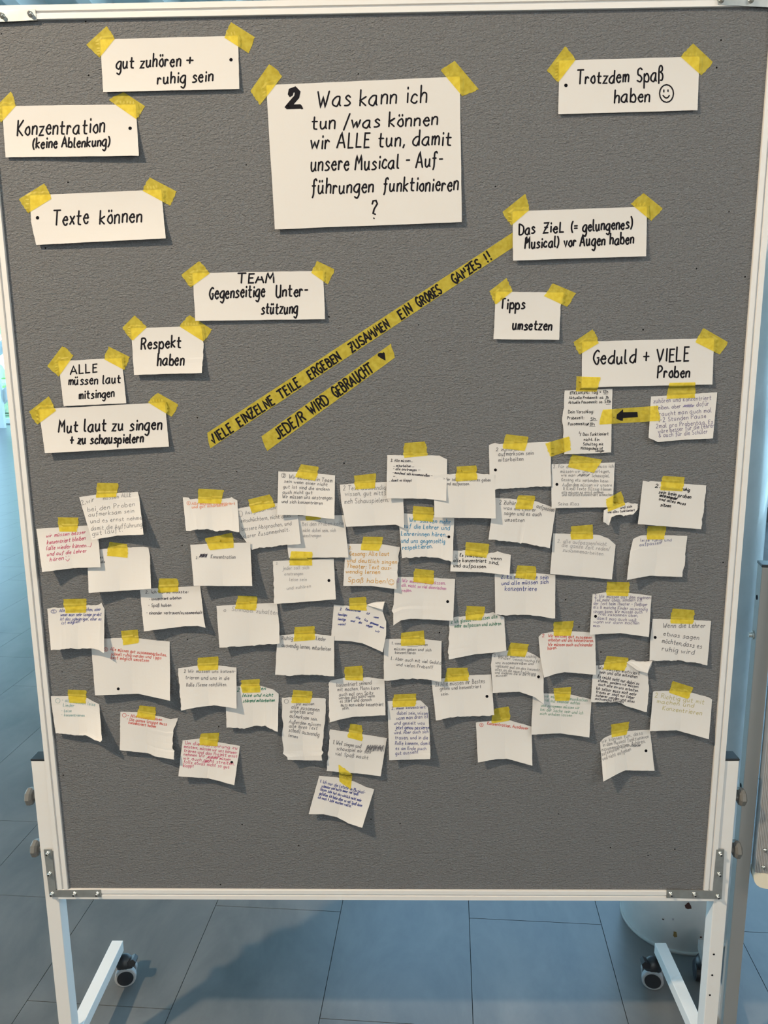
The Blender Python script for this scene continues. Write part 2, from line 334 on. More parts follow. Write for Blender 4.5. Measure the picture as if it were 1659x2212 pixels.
def bracket(outline, bolts):
    L = 0.0052; bm = bmesh.new(); pts = [at(x, y, L) for x, y in outline]
    add_prism(bm, [p + Vector((0, 0.0, 0)) for p in pts], (0, 0.0016, 0)); bmesh.ops.recalc_face_normals(bm, faces=bm.faces)
    o = bm_obj('corner_bracket', bm, M_STEEL, pb)
    for x, y in bolts:
        p = at(x, y, L); bm = bmesh.new()
        add_lathe(bm, p + Vector((0, 0.0004, 0)), (0, -1, 0), [(0, .0042), (.0008, .0042), (.001, .0032), (.0055, .0031), (.0062, .0024)], 12)
        b = bm_obj('bolt', bm, M_BOLT, o, True)
        bm = bmesh.new(); add_lathe(bm, p + Vector((0, -0.0060, 0)), (0, -1, 0), [(0, .0018), (.0004, .0018)], 6); bm_obj('bolt', bm, M_BLACK, o)
bracket([(94.3, 1835.5), (111.2, 1835.5), (120.5, 1923.2), (217.7, 1922.9), (219.2, 1938), (107, 1937.8)], [(103.6, 1843), (107.6, 1887), (113, 1930.6), (161.4, 1930.6), (210.6, 1930.6)])
bracket([(1547.6, 1835.7), (1564.7, 1835), (1559, 1942.5), (1439.6, 1939.6), (1440.2, 1922.9), (1539.3, 1924.2)], [(1555.6, 1844), (1553, 1888), (1550, 1936), (1499.6, 1931.4), (1448.4, 1930.9)])
bracket([(-58, 22), (76, 20), (79, 43.5), (-38, 49), (-30, 160), (-52, 160)], [(66, 31), (5, 34.5), (-48, 36), (-44, 120)])
bracket([(1549, -6), (1692, -9), (1682, 150), (1662, 150), (1668, 16), (1551, 10)], [(1558, 1), (1622, 1), (1680, 4), (1676, 110)])

PX0, PX1, PD, PTOP = 0.6035, 0.629, 0.0275, 0.696
for s in (-1, 1):
    xa, xb = sorted((s * PX0, s * PX1)); yb = PD
    po = box('post', (xa, -0.0008, 0.075), (xb, yb, PTOP), M_WHITE, pb, 0.0012)
    box('post_cap', (xa - .0006, -0.0014, PTOP), (xb + .0006, yb + .0006, PTOP + .004), M_BLACK, pb, 0.0012)
    fb = box('foot_bar', (xa, -0.27, 0.074), (xb, 0.272, 0.100), M_WHITE, pb, 0.0012)
    if s > 0:
        for (hx, hy) in ((1542, 2061.5), (1538.5, 2106.5), (1533.5, 2149.5)):
            p = at(hx, hy, 0.0012); bm = bmesh.new(); add_lathe(bm, p, (0, -1, 0), [(0, .0019), (.0003, .0019)], 10); bm_obj('screw_hole', bm, M_HOLE, po)
    for z in (0.6195, 0.5145):
        bm = bmesh.new(); c = Vector((s * PX1, 0.012, z))
        add_lathe(bm, c, (s, 0, 0), [(0, .0055), (.007, .006), (.0078, .010)], 16); kn = bm_obj('clamp_knob', bm, M_KNOB, pb)
        bm = bmesh.new(); add_lathe(bm, c + Vector((s * .0078, 0, 0)), (s, 0, 0), [(0, .0125), (.003, .0165), (.009, .0165), (.012, .0135)], 8)
        bm_obj('knob_grip', bm, M_KNOB, kn)
    for yy in (0.252, -0.252):
        cx = s * (PX0 - 0.002) if yy > 0 else s * (PX0 + .01); inward = -s
        bm = bmesh.new(); bmesh.ops.create_uvsphere(bm, u_segments=16, v_segments=10, radius=0.021, matrix=Matrix.Translation((cx + inward * 0.002, yy + .010, 0.050)) @ Matrix.Diagonal((1.0, .8, 1.05, 1)))
        add_lathe(bm, (s * (PX0 + .0127), yy + .008, 0.06), (0, 0, 1), [(0, .008), (.0145, .008)], 12)
        ca = bm_obj('caster', bm, M_BLACK, pb, True)
        ang = Vector((inward * 0.25, -1 if yy > 0 else 1, 0)).normalized()
        for off, nm in ((0.000, 'wheel'), (-0.026, 'wheel')):
            bm = bmesh.new(); c = Vector((cx + inward * 0.005, yy, 0.0235)) + ang * off
            add_lathe(bm, c, ang, [(-.007, .021), (-.006, .0235), (.005, .0235), (.007, .0215)], 32); wh = bm_obj(nm, bm, M_RING, ca, False)
            bm = bmesh.new(); add_lathe(bm, c, ang, [(.0065, .0182), (.0082, .0176)], 32); bm_obj('hub_disc', bm, M_BLACK, ca)
        bm = bmesh.new(); add_prism(bm, [(cx + inward * .012, yy - .004, .052), (cx + inward * .030, yy - .006, .056), (cx + inward * .033, yy - .006, .066), (cx + inward * .026, yy - .004, .071), (cx + inward * .012, yy - .002, .062)], (0, 0.018, 0)); bm_obj('brake_lever', bm, M_BLACK, ca)

# second pinboard at the right edge
YS = 0.05
p2 = empty('folding_pinboard', (0.664, YS, 0), 'second pinboard on a taupe steel post at the right edge, seen in part', 'pinboard')
POX0, POX1 = 0.664, 0.6885
box('post', (POX0, YS, 0.062), (POX1, YS + .030, 1.034), M_TAUPE, p2, 0.001)
box('post_cap', (POX0 - .001, YS - .001, 1.034), (POX1 + .001, YS + .031, 1.039), M_BLACK, p2, 0.001)
box('foot_bar', (POX0, YS - .09, 0.062), (POX1, YS + .255, 0.086), M_TAUPE, p2, 0.001)
for yy in (YS - .07, YS + .235):
    bm = bmesh.new(); bmesh.ops.create_uvsphere(bm, u_segments=16, v_segments=10, radius=0.022, matrix=Matrix.Translation((POX0 + .013, yy, 0.042))); ca = bm_obj('caster', bm, M_BLACK, p2, True)
    for s in (-1, 1):
        bm = bmesh.new(); add_lathe(bm, (POX0 + .013 + s * .014, yy, .0235), (s, 0, 0), [(-.006, .0235), (.006, .0235), (.008, .018)], 28); bm_obj('wheel', bm, M_BLACK, ca)
for z in (0.975, 0.61):
    bm = bmesh.new(); add_lathe(bm, (POX0, YS + .015, z), (-1, 0, 0), [(0, .0045), (.0008, .0045)], 14); bm_obj('screw_hole', bm, M_HOLE, p2)
bm = bmesh.new(); add_lathe(bm, (POX0, YS + .015, 0.905), (-1, 0, 0), [(0, .008), (.003, .008), (.003, .005), (.009, .005)], 14); bm_obj('bolt', bm, M_BOLT, p2)
FX = 0.692; ZB2 = 0.424
def rib_rail(a, b, out):
    a, b, out = Vector(a), Vector(b), Vector(out); pts = [(0, 0.02)]
    for i in range(9): pts += [(0.0005 + i * .0028, -.003), (.0019 + i * .0028, -.003), (.0023 + i * .0028, -.0018), (.0029 + i * .0028, -.0018)]
    pts += [(.0262, -.003), (.0262, .02)]; pts[0] = (0, .02)
    bm = bmesh.new(); add_prism(bm, [a + out * w + Vector((0, y, 0)) for w, y in pts], b - a); bmesh.ops.recalc_face_normals(bm, faces=bm.faces); return bm_obj('frame_rail', bm, M_ALU, p2)
YF = YS - .012
rib_rail((FX, YF, ZB2 + .03), (FX, YF, 1.80), (1, 0, 0)); rib_rail((FX + 1.17, YF, ZB2 + .03), (FX + 1.17, YF, 1.80), (1, 0, 0))
rib_rail((FX + .03, YF, ZB2), (FX + 1.17, YF, ZB2), (0, 0, 1)); rib_rail((FX, YF, 1.80), (FX + 1.196, YF, 1.80), (0, 0, 1))
bm = bmesh.new(); add_prism(bm, [(FX, YF - .004, ZB2 + .030)] + [(FX + .018 - .018 * math.cos(t), YF - .004, ZB2 + .018 - .018 * math.sin(t)) for t in [0, .4, .8, 1.2, 1.57]] + [(FX + .03, YF - .004, ZB2), (FX + .03, YF - .004, ZB2 + .03)], (0, .028, 0)); bm_obj('corner_cap', bm, M_CREAM, p2)
box('felt_panel', (FX + .026, YF + .002, ZB2 + .026), (FX + 1.17, YF + .016, 1.80), mat('dark_felt', (0.07, 0.065, 0.065), 0.95, spec=.05, bump=(300, .5, (1, 1, 1))), p2)
for z in (0.503, 0.468):
    bm = bmesh.new(); add_lathe(bm, (FX + .014, YF - .003, z), (0, -1, 0), [(0, .004), (.004, .0032)], 12); bm_obj('bolt', bm, M_BOLT, p2, True)
p2.rotation_euler.z = -math.radians(11)

# ------------------------------------------------------------------ handwriting: single-stroke letters, 'xy' pairs, x half units, y a..d = -1..-4
GLY = {
'a': '75 45 13 11 30 50 73;75 71 80', 'b': '19 10;13 45 64 72 60 30 11', 'c': '64 45 24 12 11 30 50 61', 'd': '75 45 13 11 30 50 73;79 70',
'e': '13 63 63 55 35 13 12 30 50 61', 'f': '68 59 38 34 30 2b;15 55', 'g': '75 45 13 11 30 50 73;75 70 7b 5d 2c', 'h': '19 10;13 35 55 64 60',
'i': '25 20;27 28', 'j': '45 40 4b 2d 0c;47 48', 'k': '!19 10;!65 13 60', 'l': '19 11 30', 'm': '15 10;13 35 44 40;43 65 84 80', 'n': '15 10;13 35 55 64 60',
'o': '45 24 12 21 40 61 63 55 45', 'p': '15 1d;13 45 64 72 60 30 11', 'q': '75 45 13 11 30 50 73;75 7d', 'r': '15 10;13 35 54', 's': '64 45 24 33 52 61 40 10',
't': '38 31 50 60;15 65', 'u': '15 12 20 40 62;65 61 70', 'v': '!15 40 65', 'w': '!05 20 44 60 85', 'x': '!15 60;!65 10', 'y': '15 12 30 50 63;65 6b 4d 1c', 'z': '!15 65 10 60',
'A': '!00 49 80;!13 73', 'B': '19 10;19 58 65 15;15 55 73 60 10', 'C': '78 59 27 14 22 40 60 71', 'D': '19 10;19 58 86 82 50 10', 'E': '!69 19 10 60;!15 55', 'F': '!69 19 10;!15 55',
'G': '78 59 27 14 22 40 60 73;!74 54', 'H': '!19 10;!79 70;!15 75', 'I': '!29 20', 'J': '!69 62;62 40 11', 'K': '!19 10;!79 14 70', 'L': '!19 10 60', 'M': '!00 19 44 79 80',
'N': '!10 19 70 79', 'O': '49 26 13 30 50 73 76 49', 'P': '19 10;19 59 77 55 14', 'Q': '49 26 13 30 50 73 76 49;!53 80', 'R': '19 10;19 59 77 55 14;!45 70', 'S': '78 59 28 25 54 72 50 11',
'T': '!09 89;!49 40', 'U': '19 12 30 50 72;79 70', 'V': '!09 40 79', 'W': '!09 30 56 70 A9', 'X': '!19 70;!79 10', 'Y': '!09 44 79;!44 40', 'Z': '!19 79 10 70;!25 65',
'0': '49 26 13 30 50 63 66 49', '1': '!27 49 40', '2': '17 39 58 66 10 10 70', '3': '18 49 67 35 35 63 50 11', '4': '!49 13 73;!56 50', '5': '!69 29 25;25 55 63 50 10', '6': '58 25 12 30 52 44 13',
'7': '!19 69 30', '8': '45 27 49 67 45 12 40 62 45', '9': '65 46 28 59 66 40', 'ß': '1b 17 39 58 56 35 54 62 50 30',
'.': '20 21', ',': '21 1a', '!': '!29 23;20 21', '?': '17 39 58 56 34 33;30 31', '-': '!14 54', '+': '!14 74;!47 41', '/': '!0a 59', '(': '39 16 12 3a', ')': '19 36 32 1a',
':': '20 21;24 25', '=': '!15 65;!13 63', '"': '!19 17;!39 37', '&': '71 26 38 56 12 40 73', ';': '21 1a;24 25', '_': '!00 70', '@': '',
}
for a, b in (('ä', 'a'), ('ö', 'o'), ('ü', 'u')): GLY[a] = GLY[b] + ';27 28;57 58'
for a, b in (('Ä', 'A'), ('Ö', 'O'), ('Ü', 'U')): GLY[a] = GLY[b] + ';2A 2B;6A 6B'
def _y(c): return -(ord(c) - 96) if c in 'abcd' else (10.3 if c == 'A' else 11 if c == 'B' else int(c))
def _x(c): return (ord(c) - 55 if c >= 'A' else int(c)) * 0.5
def catmull(P, n=4):
    if len(P) < 3: return P
    out = []; Q = [P[0]] + P + [P[-1]]
    for i in range(1, len(Q) - 2):
        a, b, c, d = Q[i - 1], Q[i], Q[i + 1], Q[i + 2]
        for k in range(n):
            t = k / n
            out.append(tuple(0.5 * (2 * b[j] + (c[j] - a[j]) * t + (2 * a[j] - 5 * b[j] + 4 * c[j] - d[j]) * t * t + (3 * b[j] - a[j] - 3 * c[j] + d[j]) * t ** 3) for j in (0, 1)))
    out.append(P[-1]); return out
GL = {}
for ch, s in GLY.items():
    st_ = []; w = 0
    for part in s.split(';'):
        if not part: continue
        sharp = part[0] == '!'; P = [(_x(q[0]), _y(q[1])) for q in part.lstrip('!').split()]
        w = max(w, max(p[0] for p in P)); st_.append(P if sharp else catmull(P, 3))
    GL[ch] = (st_, w + 1.1)
RND = random.Random(7)
def text_strokes(txt, x0, y0, x1, y1, h, slant=0.08):
    """strokes (photo px) of a written line whose baseline runs (x0,y0)-(x1,y1), capital height h"""
    n = sum(3.0 if c == ' ' else GL[c][1] for c in txt) - 1.1
    L = math.hypot(x1 - x0, y1 - y0); ex = ((x1 - x0) / L, (y1 - y0) / L); sx = L / n; sy = h / 9.0; cx = 0; out = []
    for c in txt:
        if c == ' ': cx += 3.0; continue
        st_, w = GL[c]; jx, jy, js = RND.uniform(-.2, .2), RND.uniform(-.35, .35), RND.uniform(.92, 1.08)
        for P in st_:
            Q = []
            for (a, b) in P:
                u = (cx + a + jx) * sx + slant * b * sy; v = (b * js + jy) * sy
                Q.append((x0 + ex[0] * u + ex[1] * v, y0 + ex[1] * u - ex[0] * v))
            out.append(Q)
        cx += w
    return out
def ribbon(P, w):
    """outline quads of a stroke with round ends, in px"""
    n = len(P)
    if n < 2: return None
    T = []
    for i in range(n):
        a = P[max(i - 1, 0)]; b = P[min(i + 1, n - 1)]; L = math.hypot(b[0] - a[0], b[1] - a[1]) or 1e-6; T.append(((b[0] - a[0]) / L, (b[1] - a[1]) / L))
    left = []; right = []; r = w / 2
    for i, (p, t) in enumerate(zip(P, T)):
        k = r
        if 0 < i < n - 1:
            a, b = P[i - 1], P[i + 1]; d1 = math.hypot(p[0] - a[0], p[1] - a[1]) or 1e-6; d2 = math.hypot(b[0] - p[0], b[1] - p[1]) or 1e-6
            c = ((p[0] - a[0]) * (b[0] - p[0]) + (p[1] - a[1]) * (b[1] - p[1])) / d1 / d2; k = r / max(math.sqrt(max((1 + c) / 2, 0)), 0.6)
        left.append((p[0] - t[1] * k, p[1] + t[0] * k)); right.append((p[0] + t[1] * k, p[1] - t[0] * k))
    t0, t1 = T[0], T[-1]; s0 = (P[0][0] - t0[0] * r * .9, P[0][1] - t0[1] * r * .9); s1 = (P[-1][0] + t1[0] * r * .9, P[-1][1] + t1[1] * r * .9)
    return left, right, s0, s1

def draw(name, strokes, width, m, target, parent, step=7.0, up=0.00022, polys=()):
    """lays pen strokes given in photo px on the surface of the target sheet"""
    bm = bmesh.new(); bvh, off = target
    def put(p):
        d = ray(*p).normalized(); loc, nrm, idx, dist = bvh.ray_cast(CAM - off, d)
        if loc is None:
            return None
        return bm.verts.new(loc + off - d * up)
    for P in strokes:
        Q = [P[0]]
        for a, b in zip(P, P[1:]):
            L = math.hypot(b[0] - a[0], b[1] - a[1]); k = max(1, int(L / step))
            for i in range(1, k + 1): Q.append((a[0] + (b[0] - a[0]) * i / k, a[1] + (b[1] - a[1]) * i / k))
        R = ribbon(Q, width)
        if not R: continue
        l, r, s0, s1 = R; lv = [put(p) for p in l]; rv = [put(p) for p in r]; a = put(s0); b = put(s1)
        if a and lv[0] and rv[0]: bm.faces.new((a, rv[0], lv[0]))
        if b and lv[-1] and rv[-1]: bm.faces.new((b, lv[-1], rv[-1]))
        for i in range(len(l) - 1):
            q = (lv[i], rv[i], rv[i + 1], lv[i + 1])
            if all(q): bm.faces.new(q)
    for poly in polys:
        vs_ = [put(p) for p in poly]
        if all(vs_) and len(vs_) > 2:
            f = bm.faces.new(vs_)
            if len(vs_) > 4: bmesh.ops.triangulate(bm, faces=[f])
    for v in [v for v in bm.verts if not v.link_faces]: bm.verts.remove(v)
    if not bm.faces: bm.free(); return None
    return bm_obj(name, bm, m, parent)

# ------------------------------------------------------------------ sheets of paper and pieces of tape
def arc(P):
    d = [0.0]
    for a, b in zip(P, P[1:]): d.append(d[-1] + math.hypot(b[0] - a[0], b[1] - a[1]))
    return d
def on_poly(P, d, t):
    s = t * d[-1]
    for i in range(len(P) - 1):
        if s <= d[i + 1] or i == len(P) - 2:
            k = (s - d[i]) / ((d[i + 1] - d[i]) or 1); return (P[i][0] + (P[i + 1][0] - P[i][0]) * k, P[i][1] + (P[i + 1][1] - P[i][1]) * k)
def params(P, n):
    """n+1 parameters, corners of the outline snapped in"""
    d = arc(P); t = [i / n for i in range(n + 1)]
    for x in d[1:-1]:
        x /= d[-1]; k = min(range(1, n), key=lambda i: abs(t[i] - x)); t[k] = x
    return t
SHEETS = []
def sheet(px_top, px_bot, px_left=None, px_right=None, torn='', lift=(12, 12), base=1.2, fold=0.45, nu=16, nv=11, seed=0, top=(0, 0), flap=None, curve=1.5):
    rnd = random.Random(seed); Lp = px_left or [px_top[0], px_bot[0]]; Rp = px_right or [px_top[-1], px_bot[-1]]
    if len(Lp) > 2 or len(Rp) > 2 or 'l' in torn or 'r' in torn: nv = max(nv, 18)
    if len(px_top) > 3 or len(px_bot) > 3 or 't' in torn or 'b' in torn: nu = max(nu, 24)
    tu_t, tu_b, tv_l, tv_r = params(px_top, nu), params(px_bot, nu), params(Lp, nv), params(Rp, nv)
    dt, db, dl, dr = arc(px_top), arc(px_bot), arc(Lp), arc(Rp)
    T = [on_poly(px_top, dt, t) for t in tu_t]; B = [on_poly(px_bot, db, t) for t in tu_b]; L = [on_poly(Lp, dl, t) for t in tv_l]; R = [on_poly(Rp, dr, t) for t in tv_r]
    def rough(Q, ax, amp):
        w = 0
        for i in range(1, len(Q) - 1):
            w = 0.4 * w + rnd.uniform(-amp, amp); p = list(Q[i]); p[ax] += w; Q[i] = tuple(p)
    sm = 0.28
    for Q, ax, c in ((T, 1, 't'), (B, 1, 'b'), (L, 0, 'l'), (R, 0, 'r')): rough(Q, ax, 1.15 if c in torn else sm)
    G = []; c00, c10, c01, c11 = T[0], T[-1], B[0], B[-1]
    for j in range(nv + 1):
        v = j / nv; row = []
        for i in range(nu + 1):
            u = i / nu; uu = u; q = []
            for k in (0, 1):
                q.append((1 - v) * T[i][k] + v * B[i][k] + (1 - u) * L[j][k] + u * R[j][k] - ((1 - u) * (1 - v) * c00[k] + u * (1 - v) * c10[k] + (1 - u) * v * c01[k] + u * v * c11[k]))
            lf = base + (v ** curve) * (lift[0] * (1 - u) + lift[1] * u) * (1 - fold * (1 - abs(2 * u - 1)))
            lf += ((1 - v) ** 2) * (top[0] * max(0, 1 - 2.2 * u) + top[1] * max(0, 2.2 * u - 1.2))
            lf += 0.35 * math.sin(5 * u + seed) * math.sin(4 * v + seed * 2)
            row.append((q[0], q[1], max(lf, 0.5)))
        G.append(row)
    return G
def grid_mesh(G, thick=0.00022):
    nv, nu = len(G) - 1, len(G[0]) - 1; verts = [at(x, y, l / 1000.0) for row in G for x, y, l in row]; N = len(verts); W = nu + 1
    faces = [(j * W + i, (j + 1) * W + i, (j + 1) * W + i + 1, j * W + i + 1) for j in range(nv) for i in range(nu)]
    back = [v + Vector((0, thick, 0)) for v in verts]; bf = [tuple(N + k for k in f[::-1]) for f in faces]
    rim = [k for k in range(W)] + [j * W + nu for j in range(1, nv + 1)] + [nv * W + i for i in range(nu - 1, -1, -1)] + [j * W for j in range(nv - 1, 0, -1)]
    rf = [(rim[k], rim[(k + 1) % len(rim)], N + rim[(k + 1) % len(rim)], N + rim[k]) for k in range(len(rim))]
    return verts, faces, verts + back, faces + bf + rf
def finish(name, verts, faces, m, parent=None, smooth=True, nsm=0):
    c = Vector((0, 0, 0))
    if parent is None:
        for v in verts: c += v
        c /= len(verts)
    off = c if parent is None else origin(parent)
    me = bpy.data.meshes.new(name); me.from_pydata([tuple(v - off) for v in verts], [], faces); me.update()
    for k, p in enumerate(me.polygons): p.use_smooth = k < nsm
    o = link(name, me, m, parent)
    if parent is None: o.location = c
    return o
FELT_BVH = None
def tape(quad, parent, over=(), nu=13, nv=9, seed=0, name='tape', up=0.55, m=None):
    """quad: p0-p1 long straight edge, p1-p2 torn end, p2-p3 long edge, p3-p0 torn end; follows what lies under it"""
    rnd = random.Random(seed); p0, p1, p2, p3 = quad; rows = []
    e0 = [rnd.uniform(-1.2, 1.2) for _ in range(nv + 1)]; e1 = [rnd.uniform(-1.2, 1.2) for _ in range(nv + 1)]
    L = math.hypot(p1[0] - p0[0], p1[1] - p0[1])
    for j in range(nv + 1):
        v = j / nv; a = (p0[0] + (p3[0] - p0[0]) * v, p0[1] + (p3[1] - p0[1]) * v); b = (p1[0] + (p2[0] - p1[0]) * v, p1[1] + (p2[1] - p1[1]) * v); row = []
        bow = math.sin(math.pi * v) * 1.0
        for i in range(nu + 1):
            t = i / nu; k = (-(e0[j] + bow) * (1 - t) ** 4 + (e1[j] + bow) * t ** 4) / max(L, 1)
            row.append((a[0] + (b[0] - a[0]) * (t + k), a[1] + (b[1] - a[1]) * (t + k)))
        rows.append(row)
    def lift_at(p):
        d = ray(*p).normalized(); best = 0.0
        for bvh, off in over:
            h = bvh.ray_cast(CAM - off, d)
            if h[0] is not None: best = max(best, -(h[0].y + off.y) * 1000)
        return best
    Lf = [[lift_at(p) for p in r] for r in rows]
    G = []
    for j in range(nv + 1):
        G.append([])
        for i in range(nu + 1):
            nb = max(Lf[b][a] for b in range(max(j - 1, 0), min(j + 2, nv + 1)) for a in range(max(i - 1, 0), min(i + 2, nu + 1)))
            G[-1].append((*rows[j][i], nb + up))
    nv_, nu_ = nv, nu; W = nu + 1; verts = [at(x, y, l / 1000.0) for r in G for x, y, l in r]
    faces = [(j * W + i, (j + 1) * W + i, (j + 1) * W + i + 1, j * W + i + 1) for j in range(nv) for i in range(nu)]
    o = finish(name, verts, faces, m or M_TAPE, parent, nsm=0)
    return o
def bvh_of(o):
    off = o.matrix_world.translation if False else (o.location if o.parent is None else origin(o.parent))
    me = o.data; return (BVHTree.FromPolygons([v.co for v in me.vertices], [tuple(p.vertices) for p in me.polygons]), Vector(off))
REG = {}
def note(key, name, label, top, bot, tapes=(), lines=(), left=None, right=None, torn='', lift=(12, 12), base=1.2, fold=0.45, col='G', w=1.5, group='pupils\' notes taped in the lower half',
         holes=(), over=(), extra=(), sheet_top=(0, 0), slant=0.08, cat='note', hr=3.2, curve=1.5, polys=()):
    seed = sum(ord(c) * (i + 3) for i, c in enumerate(key)) % 997
    G = sheet(top, bot, left, right, torn, lift, base, fold, seed=seed, top=sheet_top, curve=curve)
    v0, f0, v1, f1 = grid_mesh(G); o = finish(name, v1, f1, M_PAPER, None)
    tag(o, label, cat, group); bv = bvh_of(o); REG[key] = bv
    groups = {}
    for ln in lines:
        c = ln[6] if len(ln) > 6 else col; ww = ln[7] if len(ln) > 7 else w
        thin = name == 'paper_note'
        groups.setdefault((c, ww), []).extend(text_strokes(ln[0], *ln[1:5], ln[5] * (0.86 if thin else 1), slant=slant))
    for (P, c, ww) in extra: groups.setdefault((c, ww), []).append(P)
    for (c, ww), st_ in groups.items(): draw('handwriting', st_, ww * (0.74 if name == 'paper_note' else 1), ink(c), bv, o, polys=polys if c == col else ())
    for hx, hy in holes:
        draw('punched_hole_shade', [], 1, M_HOLE, bv, o, polys=[[(hx + hr * math.cos(a * math.pi / 7), hy + hr * math.sin(a * math.pi / 7)) for a in range(14)]], up=0.0002)  # flat disc on the uncut sheet; the hole's shade is painted black
    for k, q in enumerate(tapes):
        t = tape(q, o, over=[bv] + [REG[x] for x in over], seed=seed + k)
    return o
def circ(cx, cy, rx, ry=None, n=16): ry = ry or rx; return [(cx + rx * math.cos(i * 2 * math.pi / n), cy + ry * math.sin(i * 2 * math.pi / n)) for i in range(n + 1)]
def scrib(x0, y0, x1, y1, n):
    r = random.Random(int(x0)); return [(x0 + (x1 - x0) * i / n + (2 if i % 2 else -2), (y0 if i % 2 else y1) + r.uniform(-1, 1)) for i in range(n + 1)]

# ------------------------------------------------------------------ the sheets, measured in the photograph
CG = 'white cards with black marker writing'
def card(key, label, tl, tr, br, bl, tapes, lines, left=None, right=None, bot=None, torn='', lift=(4, 4), fold=0.0, holes=(), w=3.6, extra=(), polys=(), base=1.0):
    return note(key, 'lettered_card', label, [tl, tr], bot or [bl, br], tapes, lines, left, right, torn, lift, base, fold, 'K', w, CG, holes, (), extra, cat='card', hr=3.8, slant=0.1, curve=2.2, polys=polys)
card('c1', 'white card reading "gut zuhören + ruhig sein" at the top left', (216, 85), (514, 77), (517, 192), (223, 199),
     [((187, 96), (229.5, 57), (248, 83), (215, 124)), ((499.5, 48), (550, 80), (537, 115), (484.5, 81))],
     [('gut zuhören', 250, 148, 389, 142, 27), ('+', 400, 139, 416, 139, 20), ('ruhig sein', 339, 181, 459, 175, 25)], holes=[(499, 129)])
card('c2', 'white card reading "Konzentration (keine Ablenkung)" at the left edge', (4, 229), (293, 225.5), (300, 336.5), (12, 340),
     [((-11, 232), (24, 197), (34, 228), (2, 264)), ((267, 199), (313, 229), (294, 257), (235, 216))],
     [('Konzentration', 35, 293, 225, 286, 32), ('(keine Ablenkung)', 70, 320, 236, 315, 22)], holes=[(281, 277)], lift=(3, 7))
card('c3', 'white card reading "Texte können" below the Konzentration card', (64, 422), (348, 409.5), (358, 515), (78, 529),
     [((41, 430), (96, 396), (111, 429), (61, 460)), ((323, 383), (381.5, 413.5), (367, 444), (308, 412))],
     [('Texte', 115, 486, 189, 483, 33), ('können', 214, 484, 305, 479, 31)], left=[(64, 422), (67, 480), (78, 529)], holes=[(81, 470.5)], lift=(5, 7))
two = [(620, 205), (624, 196), (634, 192), (645, 197), (646, 208), (636, 218), (621, 230)]
card('c4', 'large white sheet asking "2. Was kann ich tun" at the top centre', (575, 184), (993.5, 165), (997.6, 479.5), (593.6, 495.5),
     [((541, 196), (581.5, 138.4), (610, 164), (562, 226)), ((982.5, 131.6), (1033.8, 192.4), (998, 207), (952, 152))],
     [('Was kann ich', 686, 232, 920, 221, 36), ('tun /was können', 670, 279, 944, 270, 30), ('wir ALLE tun, damit', 670, 321, 974, 313, 32),
      ('unsere Musical - Auf-', 670, 370, 956, 359, 32), ('führungen', 671, 419, 806, 414, 31), ('funktionieren', 826, 414, 989, 411, 31)],
     extra=[([(627, 205), (629, 196), (637, 193), (643, 199), (641, 209), (622, 231)], 'K', 11.5), ([(619, 231), (649, 230)], 'K', 10), ([(651, 233), (653, 234)], 'K', 5),
            ([(804, 441), (806, 434), (812, 433), (815, 440), (808, 452), (806, 461), (811, 463)], 'K', 3.6), ([(807, 471), (808.5, 472)], 'K', 3)], lift=(5, 5))
card('c5', 'white card reading "Trotzdem Spaß haben" with a smiling face', (1208, 130.7), (1511, 122), (1506.6, 238), (1206, 247),
     [((1181.7, 151.6), (1220.7, 100), (1244, 128), (1206, 177.6)), ((1497.6, 94), (1540, 133.6), (1515, 162.5), (1471, 123))],
     [('Trotzdem', 1246, 181, 1357, 177, 28), ('Spaß', 1374, 177, 1431, 173, 30), ('haben', 1325, 222, 1403, 219, 28)], holes=[(1222.5, 184.5)], lift=(3, 3),
     extra=[(circ(1439.8, 202, 15, 19), 'K', 3), ([(1434, 194), (1434, 199)], 'K', 3), ([(1443, 194), (1443, 198)], 'K', 3), (catmull([(1432, 206), (1437, 211), (1442, 211), (1446, 206)]), 'K', 3)])
# the long lettered tape passes under the next card
def strip(label, quad, words, polys=(), over=(), nu=30, name='tape_strip', group='lettered tape strips', extra=()):
    o = tape(quad, None, over=over, nu=nu, nv=4, seed=5, name=name, up=0.5); tag(o, label, 'tape', group); bv = bvh_of(o); st_ = []
    for wd_ in words: st_ += text_strokes(*wd_, slant=0.05)
    draw('handwriting', st_ + list(extra), 3.8, ink('K'), bv, o, polys=polys); REG[label[:6]] = bv; return o
bl = lambda x: 960.5 - 0.6645 * (x - 460)
strip('long yellow tape strip reading "VIELE EINZELNE TEILE ERGEBEN ZUSAMMEN EIN GROßES GANZES"', ((448, 935), (1126, 490), (1131, 519), (455, 968)),
      [(t, a, bl(a), b, bl(b), 20) for t, a, b in (('VIELE', 460, 504), ('EINZELNE', 518, 594), ('TEILE', 607, 650), ('ERGEBEN', 671, 737), ('ZUSAMMEN', 760, 843), ('EIN', 866, 892), ('GROßES', 905, 955), ('GANZES', 981, 1040), ('!!', 1051, 1062))])
b2 = lambda x: 955 - 0.716 * (x - 593)
hc = (825, 771)
strip('short yellow tape strip reading "JEDE/R WIRD GEBRAUCHT" with a heart', ((565, 942.4), (844, 742.7), (852.4, 773), (578, 973.7)),
      [(t, a, b2(a), b, b2(b), 22) for t, a, b in (('JEDE/R', 600, 661), ('WIRD', 673, 712), ('GEBRAUCHT', 725, 808))],
      polys=[[(hc[0] - 9, hc[1] - 2), (hc[0] - 9, hc[1] - 7), (hc[0] - 4, hc[1] - 9), (hc[0], hc[1] - 5), (hc[0] + 3, hc[1] - 11), (hc[0] + 6, hc[1] - 8), (hc[0] + 8, hc[1] + 8), (hc[0], hc[1] + 4)]], nu=16)
